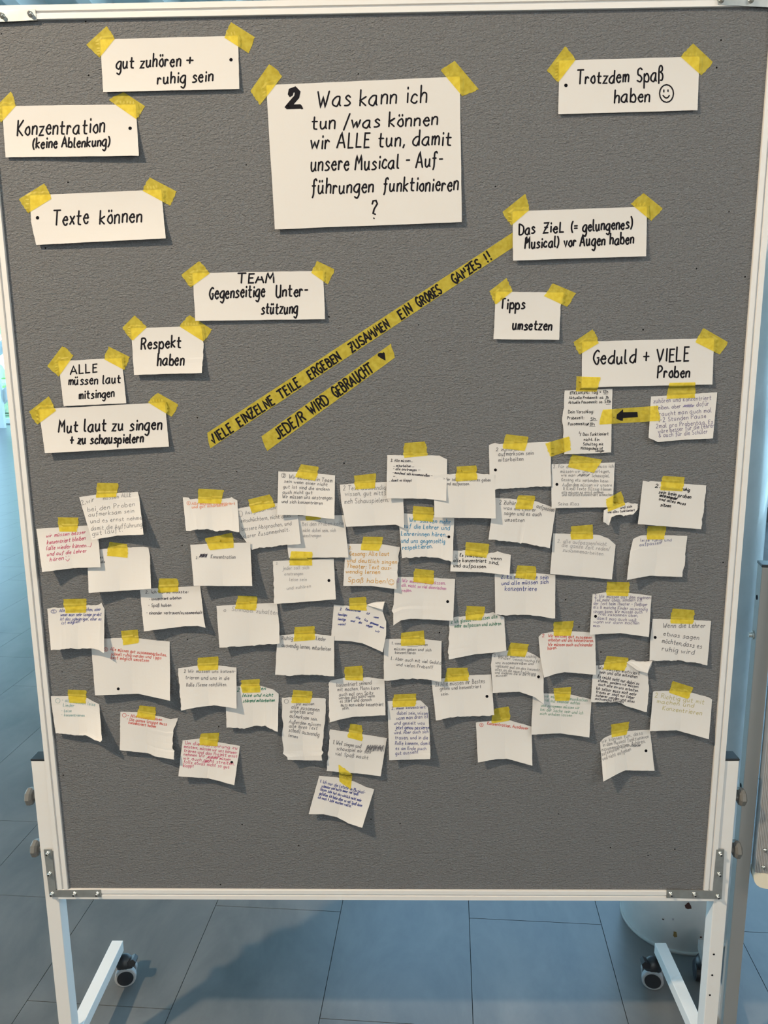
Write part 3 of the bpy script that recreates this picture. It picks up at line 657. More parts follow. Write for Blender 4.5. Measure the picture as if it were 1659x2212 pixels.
card('c6', 'white card reading "Das Ziel (= gelungenes) Musical) vor Augen haben"', (1107, 456.7), (1397.6, 446), (1395.8, 553.5), (1108.4, 563),
     [((1084.6, 458.5), (1134, 419), (1143.8, 453), (1105, 486.7)), ((1390.4, 417), (1431.9, 450.6), (1406.6, 476.6), (1363, 440.5))],
     [('Das', 1120, 507, 1155, 504, 24), ('ZieL', 1172, 503, 1217, 501, 22), ('(= gelungenes)', 1233, 501, 1365, 493, 23), ('Musical) vor Augen haben', 1134, 536, 1368, 526, 23)], lift=(4, 4), base=1.8)
card('c7', 'white card reading "TEAM Gegenseitige Unterstützung" left of centre', (416, 589.7), (698, 585), (702, 689.4), (421.7, 693),
     [((392.5, 593), (430, 564), (452, 591), (411, 621)), ((685.6, 564), (723, 582), (707.6, 614), (673, 589.7))],
     [('TEAM', 512, 612, 592, 610, 20), ('Gegenseitige', 451, 645, 571, 640, 26), ('Unter-', 595, 642, 664, 638, 25), ('stützung', 563, 678, 642, 676, 25)])
card('c8', 'small white card reading "Respekt haben" with torn right edge', (283, 709), (434, 704), (436, 805.7), (289.6, 810),
     [((264, 708), (291, 681), (316.6, 707), (287, 735)), ((409, 680.4), (458.4, 712), (438.8, 737.5), (388, 705.4))],
     [('Respekt', 304, 754, 390, 750, 24), ('haben', 339, 789, 396, 788, 25)], right=[(434, 704), (439.5, 742.5), (438, 775), (436, 805.7)], torn='r', lift=(6, 9))
card('c9', 'small white card reading "ALLE müssen laut mitsingen"', (125.6, 780), (263, 773), (272.7, 870.8), (137.7, 877.5),
     [((102.6, 789.8), (135, 747), (158.6, 768), (126.6, 813.4)), ((235, 748.6), (280, 771), (268, 799), (225, 776))],
     [('ALLE', 152, 809, 209, 803, 18), ('müssen laut', 147, 832, 260, 827, 19), ('mitsingen', 170, 862, 246, 856, 18)], w=3.0, lift=(3, 4))
card('c10', 'white card reading "Mut laut zu singen + zu schauspielern"', (83.4, 884), (356, 869), (365, 964.6), (97, 979),
     [((63, 889), (104.6, 856.6), (120, 887.7), (80, 917.4)), ((341.6, 849), (384.8, 873.5), (371, 900.5), (319, 869))],
     [('Mut laut zu singen', 127, 934, 348, 927, 25), ('+ zu schauspielern', 150, 960, 309, 955, 20)], lift=(7, 4), base=3.0)
card('c11', 'small white card reading "Tipps umsetzen" right of centre', (1071, 630), (1218.5, 631.6), (1207.7, 734), (1066, 732.5),
     [((1057.5, 628.9), (1093.6, 600.8), (1106.4, 629.5), (1071, 658)), ((1194, 612), (1243.8, 633), (1224.6, 662.6), (1176, 639.7))],
     [('Tipps', 1080, 667, 1133, 666, 22), ('umsetzen', 1106, 712, 1191, 713, 22)], right=[(1218.5, 631.6), (1211, 662), (1207.7, 734)])
card('c12', 'white card reading "Geduld + VIELE Proben" at the right', (1257.5, 738), (1542.6, 730.5), (1539, 830.5), (1256.4, 837),
     [((1239, 739), (1280.7, 711), (1293.7, 741), (1252, 766)), ((1519.5, 708.5), (1572.5, 739), (1555, 766), (1501.6, 739))],
     [('Geduld + VIELE', 1279, 787, 1487, 779, 28), ('Proben', 1419, 816, 1489, 815, 24)])

H = 'paper_note'
def small(key, label, top, bot, tp, lines, **k):
    q = k.pop('name', H); return note(key, q, label, top, bot, [tp] if tp and not isinstance(tp, list) else (tp or []), lines, **k)
U_ = lambda x0, y0, x1, y1: [(x0, y0), (x1, y1)]
small('Q', 'narrow note headed "ERKLÄRUNG" in small black writing', [(1220, 843.4), (1322.9, 840)], [(1218.7, 981), (1300, 979), (1320, 977)], ((1246, 813), (1297.5, 814.5), (1288.5, 846), (1244, 845.5)),
      [('ERKLÄRUNG: Tag = 12h', 1231, 852, 1313, 849, 7.5), ('Aktuelle Probezeit: ca. 7h', 1229, 862, 1314, 861, 7), ('Aktuelle Pausenzeit: ca. 5:15h', 1228, 872, 1319, 870, 7), ('Dein Vorschlag:', 1227, 893, 1282, 892, 8),
       ('Probezeit:', 1225, 906, 1261, 905, 7.5), ('5h', 1275, 908, 1286, 907, 7), ('Pausenzeit:', 1227, 918.5, 1264, 918, 7.5), ('8h', 1273, 919, 1284, 919, 7), ('Das funktioniert', 1259, 941, 1314, 940, 7.5), ('nicht. Ein', 1261, 952, 1294, 952, 7),
       ('Schultag mit', 1259, 962, 1303, 962, 7), ('Mittagschule ist', 1255, 971, 1302, 971, 7), ('länger', 1286, 976, 1305, 976, 6)],
      left=[(1220, 843.4), (1218, 880), (1215.4, 904.4), (1217, 928.5), (1218.7, 981)], torn='l', col='K', w=1.35, over=('c12',), lift=(3, 3),
      extra=[(U_(1304, 852, 1313, 851), 'K', 1), (U_(1307, 862, 1314, 862), 'K', 1), (U_(1309, 873.5, 1319, 873), 'K', 1), (U_(1274, 909.5, 1290, 908), 'K', 1), (U_(1273, 921.5, 1286, 921), 'K', 1),
             (scrib(1265, 914, 1272, 919, 6), 'K', 1.5), ([(1252, 932), (1251, 937), (1255, 935), (1253, 942)], 'K', 1.4)])
small('S', 'note with grey-violet writing about Stunden Pause, under the Geduld card', [(1406.4, 856.6), (1549.3, 847.3)], [(1401, 946), (1409, 949), (1420.6, 954.8), (1480, 950), (1540, 947)], ((1446.7, 826.8), (1501.6, 825.7), (1500.8, 859.3), (1440, 861.5)),
      [('zuhören und konzentriert', 1411, 871, 1536, 863, 11), ('bleiben, aber', 1413, 885, 1470, 881, 10), ('dafür', 1504, 878, 1531, 876, 11), ('braucht man auch mal', 1417, 899, 1537, 890, 11), ('1-2 Stunden Pause', 1421, 912, 1525, 902, 11),
       ('2mal pro Probentag. Es', 1417, 925, 1540, 915, 11), ('wäre besser für die Lehrer', 1422, 936, 1542, 923, 11), ('& auch für die Schüler', 1423, 945, 1528, 936, 11)],
      col='v', w=1.5, over=('c12',), lift=(6, 6), extra=[(scrib(1477, 874, 1499, 879, 16), 'V', 1.6)])
strip('short tape strip with a black arrow pointing left between two notes', ((1302.8, 885), (1421, 876.5), (1425, 909), (1295.6, 917)), [], over=[REG['Q'], REG['S']], nu=12,
      polys=[[(1324.7, 902), (1345.8, 884), (1346, 890.5), (1377, 890), (1378, 901), (1346, 903), (1345, 909.5)]])
small('N', 'note reading "2 zuhören aufmerksam sein mitarbeiten" with black hole', [(1056.3, 961.2), (1069.3, 956.5), (1079, 959), (1189.5, 954.4)], [(1058.4, 1058), (1120.8, 1053), (1190.5, 1050.6)],
      [((1093.7, 938), (1141, 943.5), (1133.9, 974.2), (1086.5, 968.8)), ((1177.8, 958), (1229.3, 942.6), (1232.6, 972.4), (1189.5, 986.9))],
      [('2 zuhören', 1071, 974, 1120, 974, 9), ('aufmerksam sein', 1076, 985, 1152, 982, 10), ('mitarbeiten', 1076, 997, 1130, 995, 10)], col='G', torn='b', holes=[(1070.2, 1015)], over=('Q',), lift=(5, 5))
small('P', 'note with seven pencil lines, black hole, directly under the Erklärung note', [(1191.4, 1002.6), (1328.3, 999)], [(1191.4, 1097.8), (1255.5, 1096.6), (1323.3, 1095.6)], ((1235.9, 981.8), (1300.7, 993), (1282.6, 1021.3), (1226.9, 1008.9)),
      [('2. Für die Aufführung muss ich', 1195, 1011, 1325, 1010, 8), ('müssen wir uns überlegen,', 1210, 1021, 1317, 1021, 8), ('wie man', 1212, 1029, 1242, 1029, 7), ('Schauspiel,', 1278, 1030, 1316, 1031, 8), ('Gesang etc verbinden kann', 1212, 1039, 1313, 1042, 8),
       ('Außerdem müssen wir unsere', 1215, 1050, 1321, 1051, 8), ('& (Lied) Texte flüssig können', 1216, 1058, 1320, 1060, 8), ('alle müssen es ernst nehmen', 1213, 1066, 1303, 1066, 7), ('und natürlich konzentriert mitmachen', 1214, 1071.5, 1323, 1071.5, 7), ('Seina Klas', 1205, 1091.5, 1250, 1091.5, 8)],
      col='g', w=1.3, holes=[(1203, 1046.3)], extra=[(scrib(1249, 1024, 1273, 1029, 18), 'G', 1.2)], lift=(8, 7))
small('T', 'tiny torn scrap with black writing taped beside the pencil note', [(1304.5, 1101.9), (1324, 1094), (1345.8, 1085), (1377.9, 1088.4)], [(1302.8, 1127.2), (1315.4, 1135.6), (1321.4, 1116.2), (1335.7, 1112), (1347.5, 1114.2), (1367.8, 1111)], ((1309, 1078.7), (1340.8, 1061.4), (1350, 1090.9), (1314.6, 1105.2)),
      [('und sich', 1340, 1099, 1365, 1096, 6), ('wie alles funktioniert', 1313, 1109, 1371, 1104, 6)], right=[(1377.9, 1088.4), (1377, 1101), (1367.8, 1111)], col='k', w=1.4, torn='tb', over=('P',), lift=(9, 4), base=7)
small('U', 'note with bold black slanted writing near the right edge, reading "ruhig sein beim proben"', [(1388.4, 1038.6), (1399, 1039.5), (1400.7, 1041), (1405, 1039), (1525.6, 1048.7)], [(1377.9, 1132.2), (1514.6, 1143.2)], ((1431.9, 1028), (1479.2, 1030.5), (1473.2, 1061.4), (1426.5, 1058.8)),
      [('2.', 1414, 1053, 1425, 1054, 9), ('Alle müssen', 1429, 1056, 1468, 1060, 7), ('ruhig', 1472, 1058, 1489, 1062, 8), ('sein beim', 1422, 1065, 1460, 1071, 8), ('proben', 1464, 1073, 1492, 1077, 9), ('untereinander', 1424, 1072, 1462, 1080, 8), ('und alles muss', 1423, 1080, 1480, 1091, 7), ('sitzen', 1426, 1093, 1448, 1096, 8)],
      col='K', w=1.9, torn='r', lift=(9, 6), slant=0.2)
small('K', 'note with small dash list "2. Alle müssen" in black, uppermost in the middle', [(836.3, 983), (949.7, 984.3), (966, 992.4)], [(835, 1076.5), (919, 1077.4), (963.8, 1082)], ((874, 957), (918.5, 953.6), (923, 984), (872, 989)),
      [('2. Alle müssen...', 844, 997, 891, 998, 6.5), ('... mitarbeiten ...', 849, 1008, 894, 1009, 6), ('- alle anstrengen --', 849, 1015, 907, 1018, 6.5), ('- manchmal sich zusammenreißen --', 848, 1023, 934, 1030, 6), ('-.', 848, 1031, 857, 1031, 5), ('.. damit es klappt', 840, 1040, 889, 1040, 6.5)],
      col='k', w=1.3, lift=(9, 11))
small('H', 'note reading "Wir müssen ein Team sein" in dark pencil', [(601.3, 1018.2), (655.5, 1019.7), (723.9, 1026.9)], [(599, 1111.9), (655.5, 1113.3), (722.4, 1121.5)], ((651, 1003), (688, 1008.5), (680.8, 1038.7), (637.8, 1030.5)),
      [('2', 610, 1030, 615, 1030, 7), ('Wir müssen ein Team', 624, 1033, 717, 1042, 10), ('sein wenn einer nicht', 613, 1042, 707, 1050, 8), ('gut ist sind die andern', 611, 1054, 711, 1060, 8), ('auch nicht gut', 610, 1066, 674, 1067, 8), ('Wir müssen uns anstrengen', 610, 1076, 717, 1079, 9), ('und sich konzentrieren', 608, 1086, 696, 1090, 8)],
      col='G', extra=[(circ(612.5, 1027, 5), 'G', 1.1)], lift=(10, 13))
small('A', 'leftmost note with crimson writing and a smiling face', [(78.4, 1142.5), (140, 1138), (211, 1134)], [(91, 1236), (157.6, 1227), (217.3, 1225)], ((124.5, 1117.5), (169, 1118), (165.8, 1148.6), (129, 1148.3)),
      [('wir müssen besser', 99, 1161, 184, 1153, 9), ('konzentriert bleiben', 101, 1176, 184, 1166, 10), ('(alle wieder können...)', 99, 1188, 196, 1181, 10), ('und auf die Lehrer', 101, 1201, 186, 1193, 9), ('hören', 107, 1213, 137, 1209, 10)],
      col='M', w=1.5, lift=(20, 10), extra=[([(142, 1202), (143, 1203)], 'M', 1.5), ([(148, 1201), (149, 1202)], 'M', 1.5), (catmull([(142, 1208), (146, 1212), (150, 1207)]), 'M', 1.4)], slant=0.3)
small('C', 'blank note below the crimson note on the left', [(188, 1190), (235, 1184), (316, 1182), (320.4, 1183)], [(191.6, 1280.8), (326, 1272)], ((235.8, 1170.3), (274.3, 1175.4), (276, 1204.9), (231.8, 1200.7)),
      [('es', 216, 1206, 222, 1206, 6), ('alle', 217, 1216, 226, 1216, 6)], right=[(320.4, 1183), (324, 1202.5), (326, 1272)], col='G', lift=(17, 15), torn='t')
small('B', 'note reading "2, wir müssen ALLE bei den Proben" in grey pencil', [(171, 1074), (215, 1067.5), (297.8, 1062.4)], [(198.3, 1166.4), (253.5, 1157), (310, 1155)], ((210, 1043), (256, 1044), (250, 1073.5), (208, 1075)),
      [('2,wir', 175, 1091, 204, 1083, 12), ('müssen', 222, 1080, 256, 1076, 9), ('ALLE', 262, 1074, 283, 1073, 10), ('bei den Proben', 188, 1105, 291, 1093, 11), ('aufmerksam sein', 191, 1116, 289, 1107, 10), ('und es ernst nehme', 195, 1130, 306, 1122, 10), ('damit die Aufführung', 196, 1146, 307, 1137, 11), ('gut läuft.', 199, 1157, 264, 1148, 11)],
      right=[(297.8, 1062.4), (301, 1075), (310, 1155)], col='g', w=1.5, lift=(13, 19))
small('D', 'note listing "konzentriert arbeiten, Spaß haben" below the blank note', [(302.2, 1275), (327, 1271), (432.4, 1266)], [(310.9, 1363.7), (399.6, 1352.7), (426.6, 1352), (444, 1356)], ((343.7, 1249.5), (382.6, 1249.5), (386, 1278), (341.7, 1281)),
      [('2. Ich würde müsste:', 314, 1281.5, 406, 1281, 7), ('- konzentriert arbeiten', 322, 1297, 391, 1294, 7), ('- Spaß haben', 320, 1311, 369, 1310, 8), ('- einander vertrauen/zusammenhalt', 316, 1327, 437, 1326, 8)], right=[(432.4, 1266), (440, 1335.7), (444, 1356)], col='k', w=1.3, lift=(15, 12))
small('F', 'note torn along top and bottom with two orange lines', [(394.9, 1074.5), (407.5, 1074.5), (411, 1078.7), (478, 1078.7), (500.7, 1073.8), (512.8, 1081.4)], [(401.8, 1146.5), (442.8, 1143.2), (469, 1147.4), (494.3, 1143.8), (517, 1149.7)], ((428.9, 1055.7), (483.5, 1058.2), (476.3, 1088.2), (427.4, 1086.8)),
      [('Alle müssen konzentriert', 414, 1090.5, 507, 1090, 7), ('und gut mitarbeiten', 414, 1098, 491, 1093, 7)], torn='tb', col='o', w=1.5, extra=[(circ(407.5, 1086.8, 4), 'o', 1.2), ([(406, 1085), (408, 1085), (406, 1089), (409, 1089)], 'o', 1.1)], lift=(14, 12))
small('G', 'note reading "bessere Absprachen, und klarer Zusammenhalt" in slanted pencil', [(513.6, 1099), (560, 1090), (640, 1083)], [(544.3, 1187.8), (560, 1184), (586.8, 1181), (650, 1174.3)], ((535.3, 1079.3), (582.3, 1068), (594.4, 1094.2), (544.8, 1109.2)),
      [('Aufgaben wahr', 530, 1111, 598, 1099, 9), ('einschüchtern, nicht alles', 520, 1129, 628, 1117, 10), ('bessere Absprachen, und', 522, 1147, 629, 1134, 10), ('klarer Zusammenhalt.', 525, 1163, 625, 1147, 10)], left=[(513.6, 1099), (518, 1151.7), (544.3, 1187.8)], torn='b', col='g', w=1.4,
      extra=[(circ(519, 1110, 5, 6.5), 'G', 1.1)], lift=(4, 7), base=2)
small('E', 'note reading only "2. Konzentration" with a black scribble', [(411, 1176.9), (460, 1174), (540.5, 1171.8)], [(418.4, 1265.5), (545, 1265.8)], ((442.8, 1163), (501.6, 1150.5), (505.6, 1183), (453.7, 1188.4)),
      [('2.', 423, 1207, 428, 1207, 6), ('Konzentration', 455, 1206, 508, 1207, 9)], col='G', extra=[(scrib(432, 1196, 447, 1204, 22), 'k', 1.6)], lift=(13, 12), base=7.5)
small('I', 'note reading "bei den Proben keine" half hidden under the Team note', [(612, 1115), (744, 1113.3)], [(623.9, 1205), (752.8, 1204)], ((660, 1104.7), (697, 1108), (691.7, 1121.8), (661, 1124.6)),
      [('Bei den Proben keine', 652, 1136, 742, 1134, 10), ('nicht dabei sein, sich', 654, 1149, 725, 1149, 9), ('anstrengen', 655, 1160, 693, 1160, 8)], col='p', w=1.4, lift=(2, 6))
small('Y', 'note reading "jeder soll sich anstrengen" in faint pencil with black hole', [(589.8, 1212.2), (721, 1207)], [(592.5, 1304.8), (725.5, 1294.8)], ((628.7, 1190.8), (673.9, 1191.8), (673.6, 1221.6), (625, 1221.2)),
      [('2.', 596, 1219, 601, 1219, 5), ('jeder soll sich', 610, 1231, 667, 1229, 9), ('anstrengen', 614, 1243, 654, 1242, 8), ('leise sein', 625, 1255, 662, 1255, 8), ('und zuhören', 619, 1274, 671, 1269, 8)], torn='l', col='p', w=1.2, holes=[(710.5, 1254)], over=('I',), lift=(10, 11))
small('J', 'note reading "Text auswendig wissen, gut Schauspielern" in pencil', [(734, 1047), (790, 1043), (870, 1039.5)], [(748, 1138), (854.7, 1133.5), (873.3, 1141)], ((764.8, 1027.7), (812.6, 1022.3), (808.6, 1054.8), (767.6, 1057.2)),
      [('2 Text auswendig', 741, 1059, 833, 1057, 11), ('wissen, gut mitts', 745, 1071, 833, 1069, 11), ('meh Schauspielern,', 744, 1088, 839, 1084, 12)], left=[(734, 1047), (737, 1084.7), (748, 1138)], col='g', w=1.5, lift=(10, 8))
small('L', 'note reading "jeder sollte sein Bestes geben und aufpassen" partly covered', [(937, 1026), (972.5, 1024), (1000, 1021.3), (1031.3, 1021.3), (1055.7, 1024), (1068.8, 1024.9)], [(938.5, 1117.5), (1071, 1119.8)], ((987.4, 1008), (1028, 1005.4), (1029.5, 1036.6), (984.8, 1040.3)),
      [('jeder sollte sein Bestes geben', 955, 1038, 1059, 1040, 8), ('und aufpassen.', 962, 1048, 1014, 1048, 8)], torn='t', col='G', w=1.4, lift=(9, 9), base=4.5)
small('O', 'note reading "2 Zuhören und aufpassen was die Lehrer sagen"', [(1067, 1075), (1110, 1078), (1157, 1082.7), (1200.4, 1098)], [(1055.2, 1165.6), (1122, 1172), (1124.4, 1175.3), (1128, 1173), (1187.7, 1184)], ((1120.8, 1069.7), (1156, 1071), (1148.9, 1100.8), (1113.2, 1099.4)),
      [('2 Zuhören und', 1078, 1089, 1146, 1092, 10), ('aufpassen', 1158, 1096, 1196, 1106, 10), ('was die Lehrer', 1088, 1100, 1157, 1105, 9), ('sagen und es auch', 1088, 1112, 1169, 1115, 10), ('umsetzen', 1090, 1126, 1132, 1127, 9)], col='G', torn='b', lift=(8, 8))
small('M', 'note with turquoise writing "Wir sollten mehr auf die Lehrer" and black hole', [(860, 1108), (937, 1112.7), (981.3, 1119)], [(868.3, 1205.8), (919, 1202.2), (953.3, 1206.7), (977.7, 1214)], ((894, 1093.2), (936, 1095.9), (935.2, 1127.2), (893, 1123.5)),
      [('Wir sollten mehr', 884, 1127, 973, 1132, 11), ('auf die Lehrer und', 869, 1140, 971, 1145, 11), ('Lehrerinnen hören,', 866, 1157, 964, 1159, 11), ('und uns gegenseitig', 866, 1172, 961, 1173, 11), ('respektieren.', 869, 1187, 934, 1184, 11)], col='T', w=1.7, holes=[(969.5, 1159.7)], torn='b', lift=(9, 11))
small('X', 'note in ochre writing ending "Spaß haben" with a smiling face', [(747, 1174.7), (821.3, 1175), (864, 1182)], [(741.4, 1265.4), (802.3, 1266), (857, 1272.8)], ((785.5, 1159.2), (827.6, 1159.7), (819, 1190), (780, 1188)),
      [('2.', 753, 1186, 760, 1186, 7), ('Gesang: Alle laut', 754, 1200, 840, 1200, 10), ('und deutlich singen', 749, 1214, 857, 1218, 10), ('Theater: Text aus-', 749, 1226, 845, 1231, 10), ('wendig lernen', 747, 1238, 820, 1240, 10), ('Spaß haben!', 751, 1257, 836, 1260, 12)], col='O', w=1.75,
      extra=[(circ(845.3, 1258, 6), 'O', 1.4), ([(843, 1255), (843, 1257)], 'O', 1.4), ([(847.5, 1255), (847.5, 1257)], 'O', 1.4), (catmull([(842, 1260), (845, 1262), (849, 1260)]), 'O', 1.3)], right=[(864, 1182), (857.9, 1234), (857, 1272.8)], torn='r', lift=(9, 9))
small('W', 'note reading "alle aufpassen, nicht die ganze Zeit reden" in pale pencil', [(1195.2, 1152), (1294.7, 1155.8), (1314.3, 1163), (1329.8, 1177)], [(1188.2, 1239.6), (1321.9, 1251.6)], ((1234.4, 1137), (1280.8, 1133), (1279.9, 1164), (1233.6, 1165.6)),
      [('2. alle aufpassen/nicht', 1204, 1172, 1310, 1179, 9), ('die ganze Zeit reden/', 1213, 1181, 1317, 1190, 10), ('zusammenarbeiten', 1215, 1191, 1302, 1200, 9)], col='p', w=1.4, lift=(7, 6))
small('V', 'nearly empty note with short slate-blue writing and wavy top, near the right', [(1367.8, 1164.3), (1374, 1161), (1384.6, 1156.7), (1435.3, 1155.9), (1484.6, 1157.6)], [(1354.3, 1252.6), (1403.2, 1243.6), (1473.8, 1246.2)], ((1399, 1136.5), (1438.3, 1136.8), (1433.6, 1165.1), (1397.3, 1165.5)),
      [('leise ruhig und', 1383, 1170, 1450, 1169, 7), ('aufpassen', 1381, 1180, 1427, 1175, 8)], torn='r', col='b', w=1.1, left=[(1367.8, 1164.3), (1361, 1192), (1354.3, 1252.6)], lift=(15, 6), right=[(1484.6, 1157.6), (1483, 1185), (1473.8, 1246.2)])
small('M2', 'note in bold black script reading "Es funktioniert wenn alle konzentriert sind"', [(975, 1188), (1006.2, 1189), (1053, 1195.4), (1062, 1193), (1074.9, 1191.5), (1093, 1196), (1103.5, 1198.9)], [(972.7, 1234.2), (1040, 1236), (1101, 1242.8)], ((1007.8, 1171), (1056.6, 1175), (1050.7, 1204.8), (1004.2, 1199.4)),
      [('2', 982, 1204, 987, 1204, 7, 'g', 1.2), ('Es funktioniert', 993, 1202, 1048, 1205, 8), ('wenn', 1060, 1208, 1082, 1210, 8), ('alle konzentriert', 979, 1214, 1050, 1215, 9), ('sind,', 1055, 1217, 1077, 1220, 9), ('und aufpassen.', 979, 1225, 1051, 1227, 9)], torn='t', col='K', w=1.6, lift=(7, 8))
small('N2', 'note in blue ink reading "Es muss leise sein" with a diagonal crease', [(1068.5, 1240.5), (1157.4, 1237.8), (1199.6, 1242.3)], [(1069.7, 1327.3), (1081.5, 1329.6), (1135.7, 1327.3), (1155.6, 1330), (1199, 1335.8)], ((1118.2, 1221), (1158.3, 1223.7), (1156.5, 1253), (1113, 1248.2)),
      [('2. Es muss leise sein', 1082, 1250, 1184, 1251, 11), ('und alle müssen sich', 1083, 1264, 1184, 1260, 10), ('konzentriere', 1090, 1276, 1159, 1276, 12)], torn='b', col='B', w=1.6, lift=(8, 9))
small('A2', 'note with slate-blue writing taped close to the left frame', [(102, 1315), (145, 1311), (186.7, 1307.7), (206.6, 1306.8), (214, 1305), (219.2, 1301), (225.6, 1315)], [(109.8, 1404.4), (152.3, 1400), (195.7, 1401.7), (213, 1404), (224.7, 1410.8)], ((136, 1294), (186.3, 1293.2), (184.9, 1323.4), (142.4, 1324.5)),
      [('Alle müssen mitmachen, aber', 128, 1322, 217, 1319, 8), ('wenn man sehr lange probt', 130, 1331, 218, 1330, 8), ('ist das schwieriger, aber es', 129, 1340, 218, 1340, 8), ('ist möglich', 132, 1349, 172, 1345, 8)], col='B', w=1.25, extra=[(circ(116, 1321, 6, 4), 'B', 1.1), ([(113, 1319), (117, 1318), (114, 1323), (119, 1322)], 'B', 1.1)], torn='tb', lift=(14, 18), slant=0.3)
small('Z', 'note reading "Schnabel zuhalten" in pencil', [(467.5, 1309), (530, 1305), (598.3, 1302)], [(473.9, 1399), (539.5, 1395), (604, 1389.8)], ((514.4, 1286.6), (555.3, 1288.5), (552, 1318.8), (508.2, 1315)),
      [('o', 482, 1321, 488, 1321, 10), ('Schnabel zuhalten', 500, 1319, 599, 1328, 11)], right=[(598.3, 1302), (603.4, 1350), (604, 1389.8)], torn='b', col='p', w=1.6, lift=(11, 9), base=3)
small('R2', 'note with dark blue scattered words and a folded upper right corner', [(721, 1306), (755.3, 1309.3), (791.5, 1306.6), (813, 1300), (830.9, 1299.7)], [(714.6, 1383.4), (758.9, 1385.2), (782.4, 1389.4), (826.7, 1408.8)], ((755.3, 1292), (789.7, 1288.9), (791.8, 1318.9), (755, 1317.4)),
      [('2', 734, 1318, 737, 1318, 6), ('Konzentration', 746, 1318, 778, 1322, 6), ('ist', 791, 1326, 797, 1328, 6), ('wenn', 807, 1334, 817, 1336, 5), ('Sonstiges', 729, 1329, 749, 1331, 6), ('Also', 768, 1335, 777, 1338, 6), ('los', 786, 1340, 793, 1343, 6), ('genommen', 799, 1346, 816, 1352, 6), ('man', 820, 1355, 828, 1358, 5),
       ('Sonstige', 729, 1339, 746, 1341, 6), ('und', 757, 1342, 765, 1344, 5), ('das', 774, 1346, 781, 1347, 6), ('singen', 790, 1352, 803, 1356, 6), ('wir', 810, 1364, 819, 1367, 6), ('wenn!', 730, 1350, 745, 1351, 6)], right=[(830.9, 1299.7), (826.7, 1321), (834, 1342.7), (834, 1371.7), (826.7, 1408.8)], col='B', w=1.4, lift=(3, 10), base=1.5, slant=0.25)
small('L2', 'note with two pink lines, black hole and a pointed lower left corner', [(852, 1246), (933.8, 1247.8), (983, 1250.9)], [(849.7, 1351.4), (857, 1346), (866, 1340), (886.8, 1336.4), (926.6, 1338.2), (978.7, 1341)], ((895.8, 1228), (936.9, 1232.4), (935.6, 1262.3), (892.6, 1256.9)),
      [('2. Wir müssen aufpassen,', 858, 1257, 962, 1263, 9), ('d.h. nicht so viel dazwischen', 867, 1267, 963, 1274, 8), ('reden.', 868, 1279, 889, 1278, 8)], left=[(852, 1246), (851.5, 1274), (850.6, 1306), (846, 1319.2), (849.7, 1325), (849.7, 1351.4)], col='m', w=1.5, holes=[(966.9, 1299.5)], lift=(12, 9))
small('O2', 'note in green writing reading "mehr aufpassen und zuhören"', [(969, 1337), (1006, 1330), (1042.3, 1324.7), (1065.8, 1323.2), (1071, 1328), (1089.3, 1333.3)], [(970, 1424.5), (1026, 1413.3), (1071, 1409.7), (1093.9, 1405.7)], ((1007.6, 1308.8), (1048, 1310.6), (1040.5, 1340), (1006, 1338.8)),
      [('2 Ich glaube wir müssen alle', 974, 1347, 1074, 1335, 9), ('mehr aufpassen und zuhören', 982, 1356, 1082, 1350, 9)], left=[(969, 1337), (971, 1366), (968, 1406), (970, 1424.5)], torn='lt', col='N', w=1.3, lift=(12, 8))
small('U2', 'note with seven violet-grey lines and a black hole', [(1280, 1284), (1311.4, 1278.6), (1357.7, 1280.9), (1407.4, 1286.9)], [(1274, 1371), (1290, 1370), (1340.3, 1367.5), (1401.5, 1376)], ((1312.3, 1256.4), (1359.6, 1257.7), (1357.3, 1288.2), (1310.4, 1286.3)),
      [('2. Wir müssen auf dem eigenen', 1284, 1291, 1404, 1294, 8), ('Teil mehr üben, sondern z.B.', 1284, 1299, 1388, 1299, 8), ('der Text beim Theater - fleißiger', 1282, 1306, 1398, 1309, 8), ('als & manche Kinder auswendig', 1281, 1314, 1398, 1319, 8), ('singen kann. Wir müssen auch', 1281, 1324, 1387, 1325, 8),
       ('viel zusammen üben,', 1295, 1329, 1378, 1333, 8), ('damit man auch weiß,', 1289, 1338, 1376, 1343, 8), ('wann wir dann machen', 1282, 1346, 1380, 1349, 8), ('muss.', 1281, 1354, 1296, 1354, 7)], col='v', w=1.3, holes=[(1286.5, 1331.4)], lift=(8, 9))
small('V2', 'note in tall dark pencil reading "Wenn die Lehrer etwas sagen möchten"', [(1409.8, 1337), (1470, 1338), (1536, 1341.3)], [(1403, 1427), (1463.8, 1427), (1502.3, 1432.5), (1528, 1437.7)], ((1452.8, 1314.3), (1500, 1318), (1496.6, 1348), (1448, 1346.5)),
      [('Wenn die Lehrer', 1432, 1356, 1523, 1356, 12), ('etwas sagen', 1432, 1373, 1509, 1382, 11), ('möchten,dass es', 1429, 1388, 1515, 1401, 12), ('ruhig wird', 1429, 1405, 1499, 1414, 12)], left=[(1409.8, 1337), (1405, 1379), (1403, 1427)], torn='b', col='G', w=1.7, holes=[(1415.3, 1377)], lift=(9, 6))
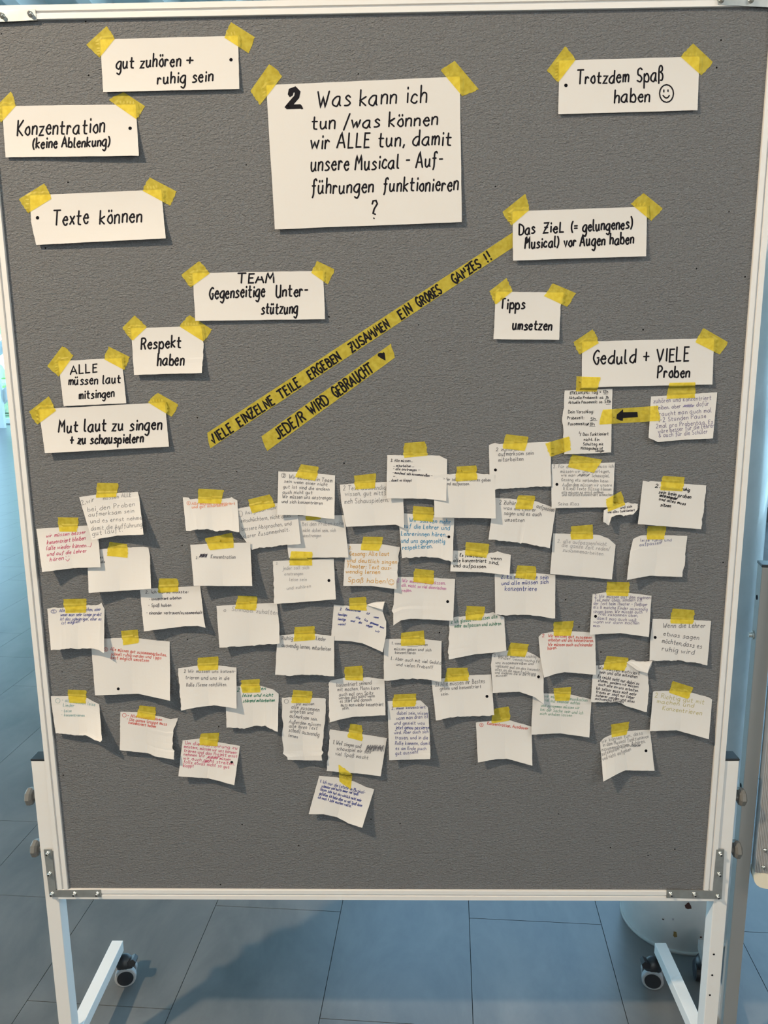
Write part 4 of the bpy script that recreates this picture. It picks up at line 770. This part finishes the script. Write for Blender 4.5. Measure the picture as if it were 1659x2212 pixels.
small('T2', 'note with four red lines and a rounded upper left corner', [(1163.4, 1376), (1170, 1368.9), (1198, 1364.3), (1235.2, 1363.4), (1285.8, 1367)], [(1175, 1464), (1199, 1455.8), (1218.8, 1451.9), (1287.5, 1457.6)], ((1196.3, 1343.5), (1238.8, 1341.2), (1233.4, 1373.4), (1196.9, 1373.7)),
      [('2', 1171, 1376, 1176, 1376, 7), ('Wir müssen gut zusammen', 1184, 1376, 1278, 1380, 8), ('arbeiten und uns konzentrieren.', 1184, 1385, 1282, 1387, 8), ('Wir müssen auch aufeinander', 1184, 1395, 1280, 1396, 8), ('hören.', 1183, 1404, 1203, 1402, 8)], left=[(1163.4, 1376), (1166.4, 1414.2), (1175, 1464)], col='R', w=1.35, lift=(11, 8), base=2)
small('Q2', 'note reading "Ruhig und die Lieder auswendig lernen"', [(599, 1373), (637, 1370), (681, 1369.5), (721.8, 1374.4)], [(594.4, 1457.6), (620, 1460), (657.6, 1457.2), (721.8, 1460.8)], ((636.5, 1354.5), (678.8, 1352.7), (680.3, 1382.2), (635, 1385.8)),
      [('Ruhig und die', 608, 1382, 670, 1382, 10), ('Lieder', 682, 1382, 703, 1385, 10), ('auswendig lernen, mitarbeiten', 608, 1397, 714, 1406, 10)], torn='b', col='G', w=1.5, lift=(10, 9), base=5)
small('P2', 'note with pencil writing in two paragraphs, left of the green note', [(829, 1385), (834.4, 1380.4), (870, 1380), (917.5, 1380.7), (954, 1384.7)], [(828.9, 1469.9), (895.8, 1465.7), (952.8, 1472)], ((866, 1367), (915.7, 1361.7), (917.2, 1393.4), (866.9, 1395.2)),
      [('1. wenn Fehler machen', 845, 1392, 923, 1395, 7), ('müssen geben und sich', 851, 1404, 931, 1407, 7), ('konzentrieren', 853, 1412, 897, 1413, 7), ('L. Aber auch mit viel Geduld', 844, 1425, 952, 1435, 8), ('und vielen Proben!!!', 855, 1438, 934, 1445, 8)], torn='b', col='G', w=1.3, extra=[(U_(912, 1430, 922, 1430.5), 'G', 1.1), (U_(880, 1396, 903, 1397), 'G', 1)], lift=(8, 9), base=2.5)
small('S2', 'note with curved pale pencil lines, black hole and arched top', [(1063.3, 1412.8), (1072, 1409.5), (1101.3, 1404.8), (1139.2, 1407.4), (1153.7, 1414.2), (1164.6, 1421.5), (1173.6, 1425)], [(1064.2, 1497), (1121.2, 1494.2), (1155.5, 1506), (1175, 1521)], ((1102.7, 1388), (1142, 1391.6), (1134.7, 1419.3), (1095.5, 1416)),
      [('2. Was wir machen ist wichtig', 1067, 1419, 1158, 1421, 7), ('hinder Gemeinschaft', 1076, 1423, 1165, 1432, 7), ('uns zusammenreißen und', 1070, 1434, 1152, 1436, 7), ('vielleicht mal an das konzentr.', 1070, 1441, 1167, 1450, 7), ('alles an die neue Einführung', 1069, 1448, 1157, 1458, 7), ('und Anderes die in die Probe', 1069, 1455, 1156, 1461, 7), ('müssen', 1071, 1462, 1095, 1461, 6)],
      left=[(1063.3, 1412.8), (1060.6, 1436), (1064.2, 1497)], col='g', w=1.25, holes=[(1163.3, 1462)], lift=(6, 12), base=1.5)
small('W2', 'crowded note of nine black lines with torn right side and folded top', [(1287.3, 1437.6), (1307.5, 1434.7), (1353.8, 1431), (1363.5, 1425.5), (1382.7, 1430), (1409.8, 1427)], [(1276, 1516), (1332.6, 1517.3), (1344, 1521.5), (1363.5, 1529), (1375, 1531), (1397.2, 1538)], ((1311.4, 1417), (1358, 1420.8), (1349.6, 1449.2), (1302.7, 1446)),
      [('Wir sollten motiviert', 1292, 1445, 1381, 1458, 8), ('sein und alle mitziehen', 1294, 1454, 1376, 1465, 8), ('Es reicht nicht nur dabei zu', 1291, 1464, 1380, 1480, 8), ('stehen, sondern wir müssen', 1291, 1472, 1378, 1486, 7), ('auch alle an uns arbeiten.', 1292, 1480, 1379, 1495, 7), ('Ich selber muss mich mehr', 1287, 1489, 1374, 1503, 8), ('trauen er singt nur lieber', 1287, 1496.5, 1370, 1510, 7), ('sicherer werden und alles', 1286, 1504, 1370, 1518, 7), ('auswendig können', 1285, 1511, 1346, 1519, 7)],
      right=[(1409.8, 1427), (1402, 1448), (1400, 1456), (1402, 1486.8), (1397.2, 1538)], left=[(1287.3, 1437.6), (1280, 1460), (1276, 1516)], torn='rbt', col='k', w=1.35, lift=(6, 8), base=1.5)
small('B2', 'large note with three red lines and a black hole near its bottom', [(196, 1382), (225, 1379.5), (279, 1377), (366.6, 1386)], [(205.3, 1502), (298.8, 1498.5), (367.5, 1513.8)], ((261.7, 1362.9), (297.9, 1360), (298.8, 1389), (267.2, 1394)),
      [('Alle müssen gut zusammenarbeiten,', 238, 1405, 359, 1418, 8), ('schnell ruhig werden und Tipps', 239, 1415, 348, 1424, 8), ('best möglich umsetzen', 239, 1423, 321, 1430, 8)], col='R', w=1.35, extra=[(circ(228.6, 1403, 4.2), 'R', 1.2), ([(227, 1401), (230, 1401), (227, 1405), (231, 1405)], 'R', 1.1)], holes=[(255.4, 1488)], lift=(12, 19))
small('E2', 'note reading "Wir müssen uns konzentrieren und uns in die Rolle"', [(384.8, 1443.8), (427.9, 1437.6), (469.5, 1437.6), (510.7, 1442)], [(391.3, 1535), (425, 1528), (462.2, 1523.5), (511, 1530.6)], ((427, 1421), (470.4, 1418), (471.3, 1447), (428.8, 1448.8)),
      [('2 Wir müssen uns konzen-', 397, 1453, 508, 1453, 8), ('trieren und uns in die', 400, 1467, 495, 1468.5, 9), ('Rolle /Szene reinfühlen.', 402, 1483, 490, 1482, 9)], torn='l', col='G', w=1.4, lift=(16, 14))
small('F2', 'note in dark green reading "leise und nicht störend", half behind another', [(487, 1482), (511, 1481.7), (559.9, 1481), (588.8, 1488.6), (601.8, 1498.6)], [(489.3, 1572), (527.3, 1573.6), (550, 1569), (572.5, 1568.2), (600, 1580.8)], ((521, 1469), (559.9, 1467), (561.3, 1495.8), (522.8, 1496.7)),
      [('2 Wir wollen', 512, 1494, 573, 1490, 9), ('leise und nicht', 523, 1505, 589, 1504.5, 8), ('störend mitarbeiten', 524, 1517, 592, 1515.5, 8)], torn='b', col='N', w=1.6, lift=(8, 14), slant=0.35)
small('X2', 'note with very pale yellow writing beside the right frame', [(1410.7, 1494.5), (1414.5, 1493), (1454, 1492.2), (1494.6, 1496.5), (1529.4, 1506), (1538.4, 1511)], [(1403.6, 1579.4), (1460.9, 1577.5), (1531.3, 1596.8)], ((1453.2, 1471), (1497, 1484.9), (1486, 1510.3), (1446, 1496.5)),
      [('2 Richtig gut mit', 1414, 1506, 1520, 1521, 11), ('machen und', 1418, 1518, 1498, 1528, 10), ('Konzentrieren', 1430, 1533, 1515, 1545, 11)], col='Y', w=1.7, lift=(10, 12))
small('H2', 'note of seven pencil lines beginning "konzentriert sein und"', [(710.6, 1474), (714, 1470.5), (742.7, 1464.3), (797, 1463.4), (830.5, 1467.4)], [(711.6, 1560.7), (735, 1554), (760.8, 1548.8), (832.6, 1545)], ((743.7, 1440.8), (782.2, 1438), (784.3, 1470.3), (746.4, 1468.8)),
      [('konzentriert seinund', 727, 1484, 802, 1478, 10), ('mit machen. Mann kann', 729, 1493, 819, 1489, 9), ('auch mal ans Spitz', 732, 1504, 806, 1500, 9), ('werden das nicht wenn', 732, 1511, 809, 1506, 8), ('es stört und danach', 734, 1518, 802, 1514, 9), ('muss man wieder konzentriert', 736, 1526, 828, 1525, 9), ('sein.', 739, 1533, 754, 1532, 8)], torn='l', col='G', w=1.35, lift=(13, 9))
small('C2', 'note with pale teal dash list at the far left beside the frame', [(109.5, 1504), (150, 1503.5), (185.5, 1506.6), (214.3, 1521.6)], [(120.2, 1584), (150, 1587), (183.5, 1588.2), (216.3, 1603)], ((146.7, 1489.7), (186, 1491.3), (184.5, 1519.6), (150.3, 1518)),
      [('- alle müssen leise', 133, 1515, 205, 1525, 8), ('Lieder', 136, 1526.5, 160, 1527, 8), ('- Leise', 132, 1538.5, 154, 1538, 7), ('- konzentrieren', 132, 1547, 182, 1548, 7)], left=[(109.5, 1504), (111.5, 1523.5), (120.2, 1584)], right=[(214.3, 1521.6), (220.3, 1599), (216.3, 1603)], torn='b', col='t', w=1.35, extra=[(circ(124.8, 1513.6, 5), 't', 1.2)], lift=(8, 28))
small('D2', 'note with three red lines and torn right edge, right of the pale teal list', [(260, 1537.5), (298.9, 1538.5), (330, 1544.5), (348.6, 1548.4), (368.5, 1553.8), (384, 1551)], [(258.7, 1620.6), (320.8, 1627), (334.7, 1634), (375.9, 1641)], ((301.3, 1523.6), (336, 1527.5), (334.5, 1556.5), (295, 1549.4)),
      [('- Alle müssen haben', 275, 1548, 349, 1557, 7), ('- Die ganze Gruppe muss', 273, 1556, 360, 1567, 8), ('konzentriert haben', 277, 1563, 336, 1572, 7)], right=[(384, 1551), (373.5, 1583), (372.5, 1617), (376.5, 1622), (375.9, 1641)], torn='r', col='R', w=1.4, extra=[(circ(268.4, 1545, 4.2), 'R', 1.2)], lift=(8, 18))
small('Z2', 'note with one red line reading "Konzentration, Ausdauer"', [(1028, 1561), (1061.5, 1557), (1101.3, 1556.2), (1148.6, 1569.8)], [(1032.5, 1647), (1070, 1640), (1095, 1638.8), (1150, 1654.2)], ((1067.8, 1530.9), (1099.5, 1526), (1101.3, 1556.7), (1062, 1563)),
      [('Konzentration, Ausdauer', 1052, 1565, 1140, 1576, 8)], col='R', w=1.4, extra=[(circ(1040, 1566, 4), 'R', 1.2), ([(1038.5, 1565), (1041, 1564), (1039, 1568), (1042, 1568)], 'R', 1.1)], lift=(11, 13))
small('A3', 'note reading "Alle müssen ihr Bestes geben" in pencil with black hole', [(932, 1469), (953.7, 1466), (1009.8, 1458.8), (1060.8, 1457)], [(941.6, 1556.4), (962.7, 1552), (999, 1547.4), (1067.6, 1544.7)], ((966, 1443), (1010, 1442.5), (1012.5, 1470.5), (960, 1472.7)),
      [('2) Alle müssen ihr Bestes', 940, 1483, 1047, 1475, 11), ('geben und konzentriert', 950, 1491, 1039, 1486, 9), ('sein.', 952, 1503, 969, 1501, 8)], torn='b', col='G', w=1.35, holes=[(1051.9, 1504.3)], lift=(12, 10), base=1)
small('B3', 'note with faint pale green writing under the arched note', [(1151, 1500), (1175.4, 1497.8), (1231.5, 1499.6), (1277.6, 1511)], [(1147.4, 1587), (1209.8, 1583.9), (1273, 1593.3)], ((1195.8, 1487), (1233.3, 1483.9), (1229.7, 1513.7), (1200, 1514)),
      [('wir müssen kommunikation', 1176, 1506, 1268, 1516, 8), ('viel auf einander achten', 1176, 1515, 1252, 1522, 8), ('und zusammen müssen wir', 1168, 1526, 1251, 1532, 7), ('bei der Sache sein und ich', 1167, 1535, 1259, 1543, 8), ('mich erholen lassen', 1166, 1544, 1235, 1548, 7)], col='n', w=1.3, lift=(7, 10))
small('G2', 'tall narrow note with ragged edges, pencil text "alle zusammen arbeiten"', [(609, 1507.2), (640, 1506), (675, 1508), (703.9, 1509.9)], [(621.6, 1641.5), (696, 1643)], ((634.2, 1490.5), (675, 1493.2), (670.4, 1518.6), (629.2, 1518.6)),
      [('Wir müssen', 640, 1524, 678, 1523, 7), ('alle zusammen', 629, 1530, 689, 1537, 10), ('arbeiten und', 626, 1539.5, 676, 1543, 9), ('aufmerksam sein.', 625, 1549, 685, 1557, 9), ('Außerdem müssen', 624, 1562, 692, 1569, 9), ('alle ihren Text', 624, 1571, 685, 1577, 9), ('schnell auswendig', 623, 1580, 689, 1591, 10), ('lernen', 623, 1591, 642, 1595, 8)],
      left=[(609, 1507.2), (609, 1546.6), (611.6, 1562.9), (609, 1583), (611.6, 1615.3), (611.6, 1628), (620.7, 1635.2), (621.6, 1641.5)], right=[(703.9, 1509.9), (700, 1570), (695.7, 1620.7), (699.7, 1625.2), (695.7, 1632), (696, 1643)], torn='lrt', col='G', w=1.35, extra=[(circ(618.5, 1515, 4.5), 'G', 1.1)], lift=(14, 14))
small('K2', 'tall narrow note with slate-blue writing and cut upper right corner', [(837, 1514.3), (908.5, 1513), (924.4, 1528.4)], [(840.7, 1642.3), (929, 1639.6)], ((850.6, 1500.4), (898.9, 1498.2), (897.6, 1525.7), (848.5, 1528)),
      [('2. immer konzentriert', 846, 1533, 919, 1530, 7), ('dabei sein, wissen', 857, 1543.5, 926, 1544, 9), ('wann man dran ist', 856, 1555, 925, 1551, 9), ('und gezielt was', 851, 1565, 917, 1565, 8), ('jetzt genau passieren', 854, 1575, 926, 1575, 9, 'B'), ('wird. Aber auch sich', 851, 1586, 925, 1583, 8), ('trauen, und in die', 853, 1597, 924, 1597, 9), ('Rolle kommen, damit', 853, 1609, 929, 1609, 9), ('es am Ende auch', 854, 1619.5, 920, 1620, 8), ('gut aussieht', 854, 1631, 903, 1627, 9)],
      right=[(924.4, 1528.4), (925.7, 1540), (930.2, 1631.5), (929, 1639.6)], col='b', w=1.35, lift=(12, 12))
small('C3', 'note crowded with crimson lines and a black hole, low on the left', [(394.4, 1599.5), (429.7, 1595.3), (471.3, 1603.4), (518.3, 1611.2)], [(385.4, 1677), (449.6, 1681.2), (471.3, 1686.6), (506, 1696.2)], ((434.7, 1584.4), (474.5, 1582.6), (468.6, 1612), (430.6, 1609.4)),
      [('Um die Aufführung zu', 399, 1607, 512, 1619, 8), ('meistern, müssen wir uns konzen-', 397, 1615, 512, 1629, 8), ('trieren und das Projekt ernst', 397, 1624, 512, 1637, 8), ('nehmen Wir', 396, 1632, 442, 1636, 8), ('müssen', 474, 1641, 497, 1643, 7), ('wir auch nicht streiten,', 396, 1640, 506, 1653, 8), ('falls etwas nicht so gut', 396, 1648, 495, 1660, 8), ('klappt', 395, 1657, 418, 1657, 8)],
      col='M', w=1.3, holes=[(500.6, 1646.8)], extra=[(scrib(448, 1634, 472, 1639, 16), 'M', 1.5), (scrib(438, 1642, 455, 1648, 10), 'M', 1.2)], lift=(12, 15))
small('I2', 'note reading "Weil singen und schauspiel mir sehr viel Spaß macht"', [(713, 1575.5), (770, 1584), (835.9, 1594.5)], [(705.3, 1665.6), (769.9, 1670.5), (822.3, 1676.8)], ((756.9, 1563.2), (782.2, 1566.8), (782.5, 1601.4), (751.4, 1593.2)),
      [('1. Weil singen und', 718, 1607, 779, 1616, 10), ('schauspiel mir sehr', 726, 1620, 802, 1628, 9), ('viel Spaß macht', 723, 1631, 795, 1640, 9)], col='G', w=1.4, extra=[(scrib(791, 1610, 830, 1623, 34), 'G', 1.6), (scrib(795, 1612, 826, 1619, 20), 'k', 1.4)], lift=(6, 8), torn='l')
small('J3', 'lowest note, tilted, with small dark blue lines beginning "Ich war"', [(689.4, 1675.9), (730, 1679.5), (764.4, 1688), (791.6, 1700.3), (808.2, 1705.2)], [(666.8, 1758.7), (699.3, 1759), (728.3, 1765.4), (753.6, 1779), (782.5, 1788)], ((731, 1651), (733, 1687), (757.5, 1705.4), (761, 1674)),
      [('1. Ich war die Letzte im Musical-', 690, 1690, 788, 1715, 8), ('schmaler und hatte immer viel Spaß.', 694, 1700, 774, 1718, 7), ('Dieses Jahr hat das wirklich nicht mehr', 691, 1707, 780, 1732, 7), ('gefallen. Ich habe aber so viel Spaß dann', 689, 1716, 781, 1743, 8), ('ich noch 1 Jahr machen wollte.', 686, 1724, 758, 1744, 7)], col='B', w=1.3, over=('I2',), lift=(10, 18))
small('Y3', 'note with curving pencil lines and black hole, lowest on the right', [(1296, 1603.5), (1303.7, 1594.8), (1321, 1587), (1353.8, 1579), (1404, 1576.5)], [(1303.3, 1688.4), (1330, 1674), (1351, 1663.9), (1414, 1665.2)], ((1321, 1565), (1358.6, 1559), (1353.8, 1587), (1321, 1593)),
      [('wir können tun, dass', 1300, 1605, 1388, 1586, 9), ('in dem Musical funktionieren', 1302, 1613, 1401, 1594, 9), ('zusammenhalten, Zuhören,', 1299, 1623, 1394, 1604, 9), ('aufeinander hören,', 1299, 1633, 1362, 1611, 9), ('und nicht aufgeben', 1302, 1643, 1363, 1621, 9)], col='g', w=1.35, holes=[(1395.5, 1621.8)], extra=[(scrib(1364, 1608, 1384, 1613, 18), 'G', 1.3)], lift=(20, 8))

# turned-over corners: folded flaps that catch the light from above
def flap(parent_label, pts):
    par = next(o for o in COL.objects if o.get('label', '').startswith(parent_label)); n = len(pts)
    fr = [at(x, y, l / 1000) - origin(par) for x, y, l in pts]; bk = [p + Vector((0, .0003, 0)) for p in fr]
    me = bpy.data.meshes.new('folded_corner'); me.from_pydata([tuple(p) for p in fr + bk], [], [tuple(range(n))[::-1], tuple(range(n, 2 * n))] + [(i, (i + 1) % n, n + (i + 1) % n, n + i) for i in range(n)])
    me.update(); o = link('folded_corner', me, M_PAPER, par); o['label'] = 'bright folded corner of the sheet'
flap('note with dark blue scattered', [(791, 1307, 2.6), (802, 1302.5, 2.8), (813, 1300, 3), (830.9, 1299.5, 3), (826.2, 1316.5, 10)])
flap('crowded note of nine', [(1353.8, 1431.5, 2.6), (1358, 1428, 2.8), (1363.5, 1425.5, 2.8), (1372, 1429, 3), (1382.7, 1430.5, 3), (1409.8, 1427, 3), (1403, 1440, 8), (1399, 1454, 12), (1376, 1448, 8)])
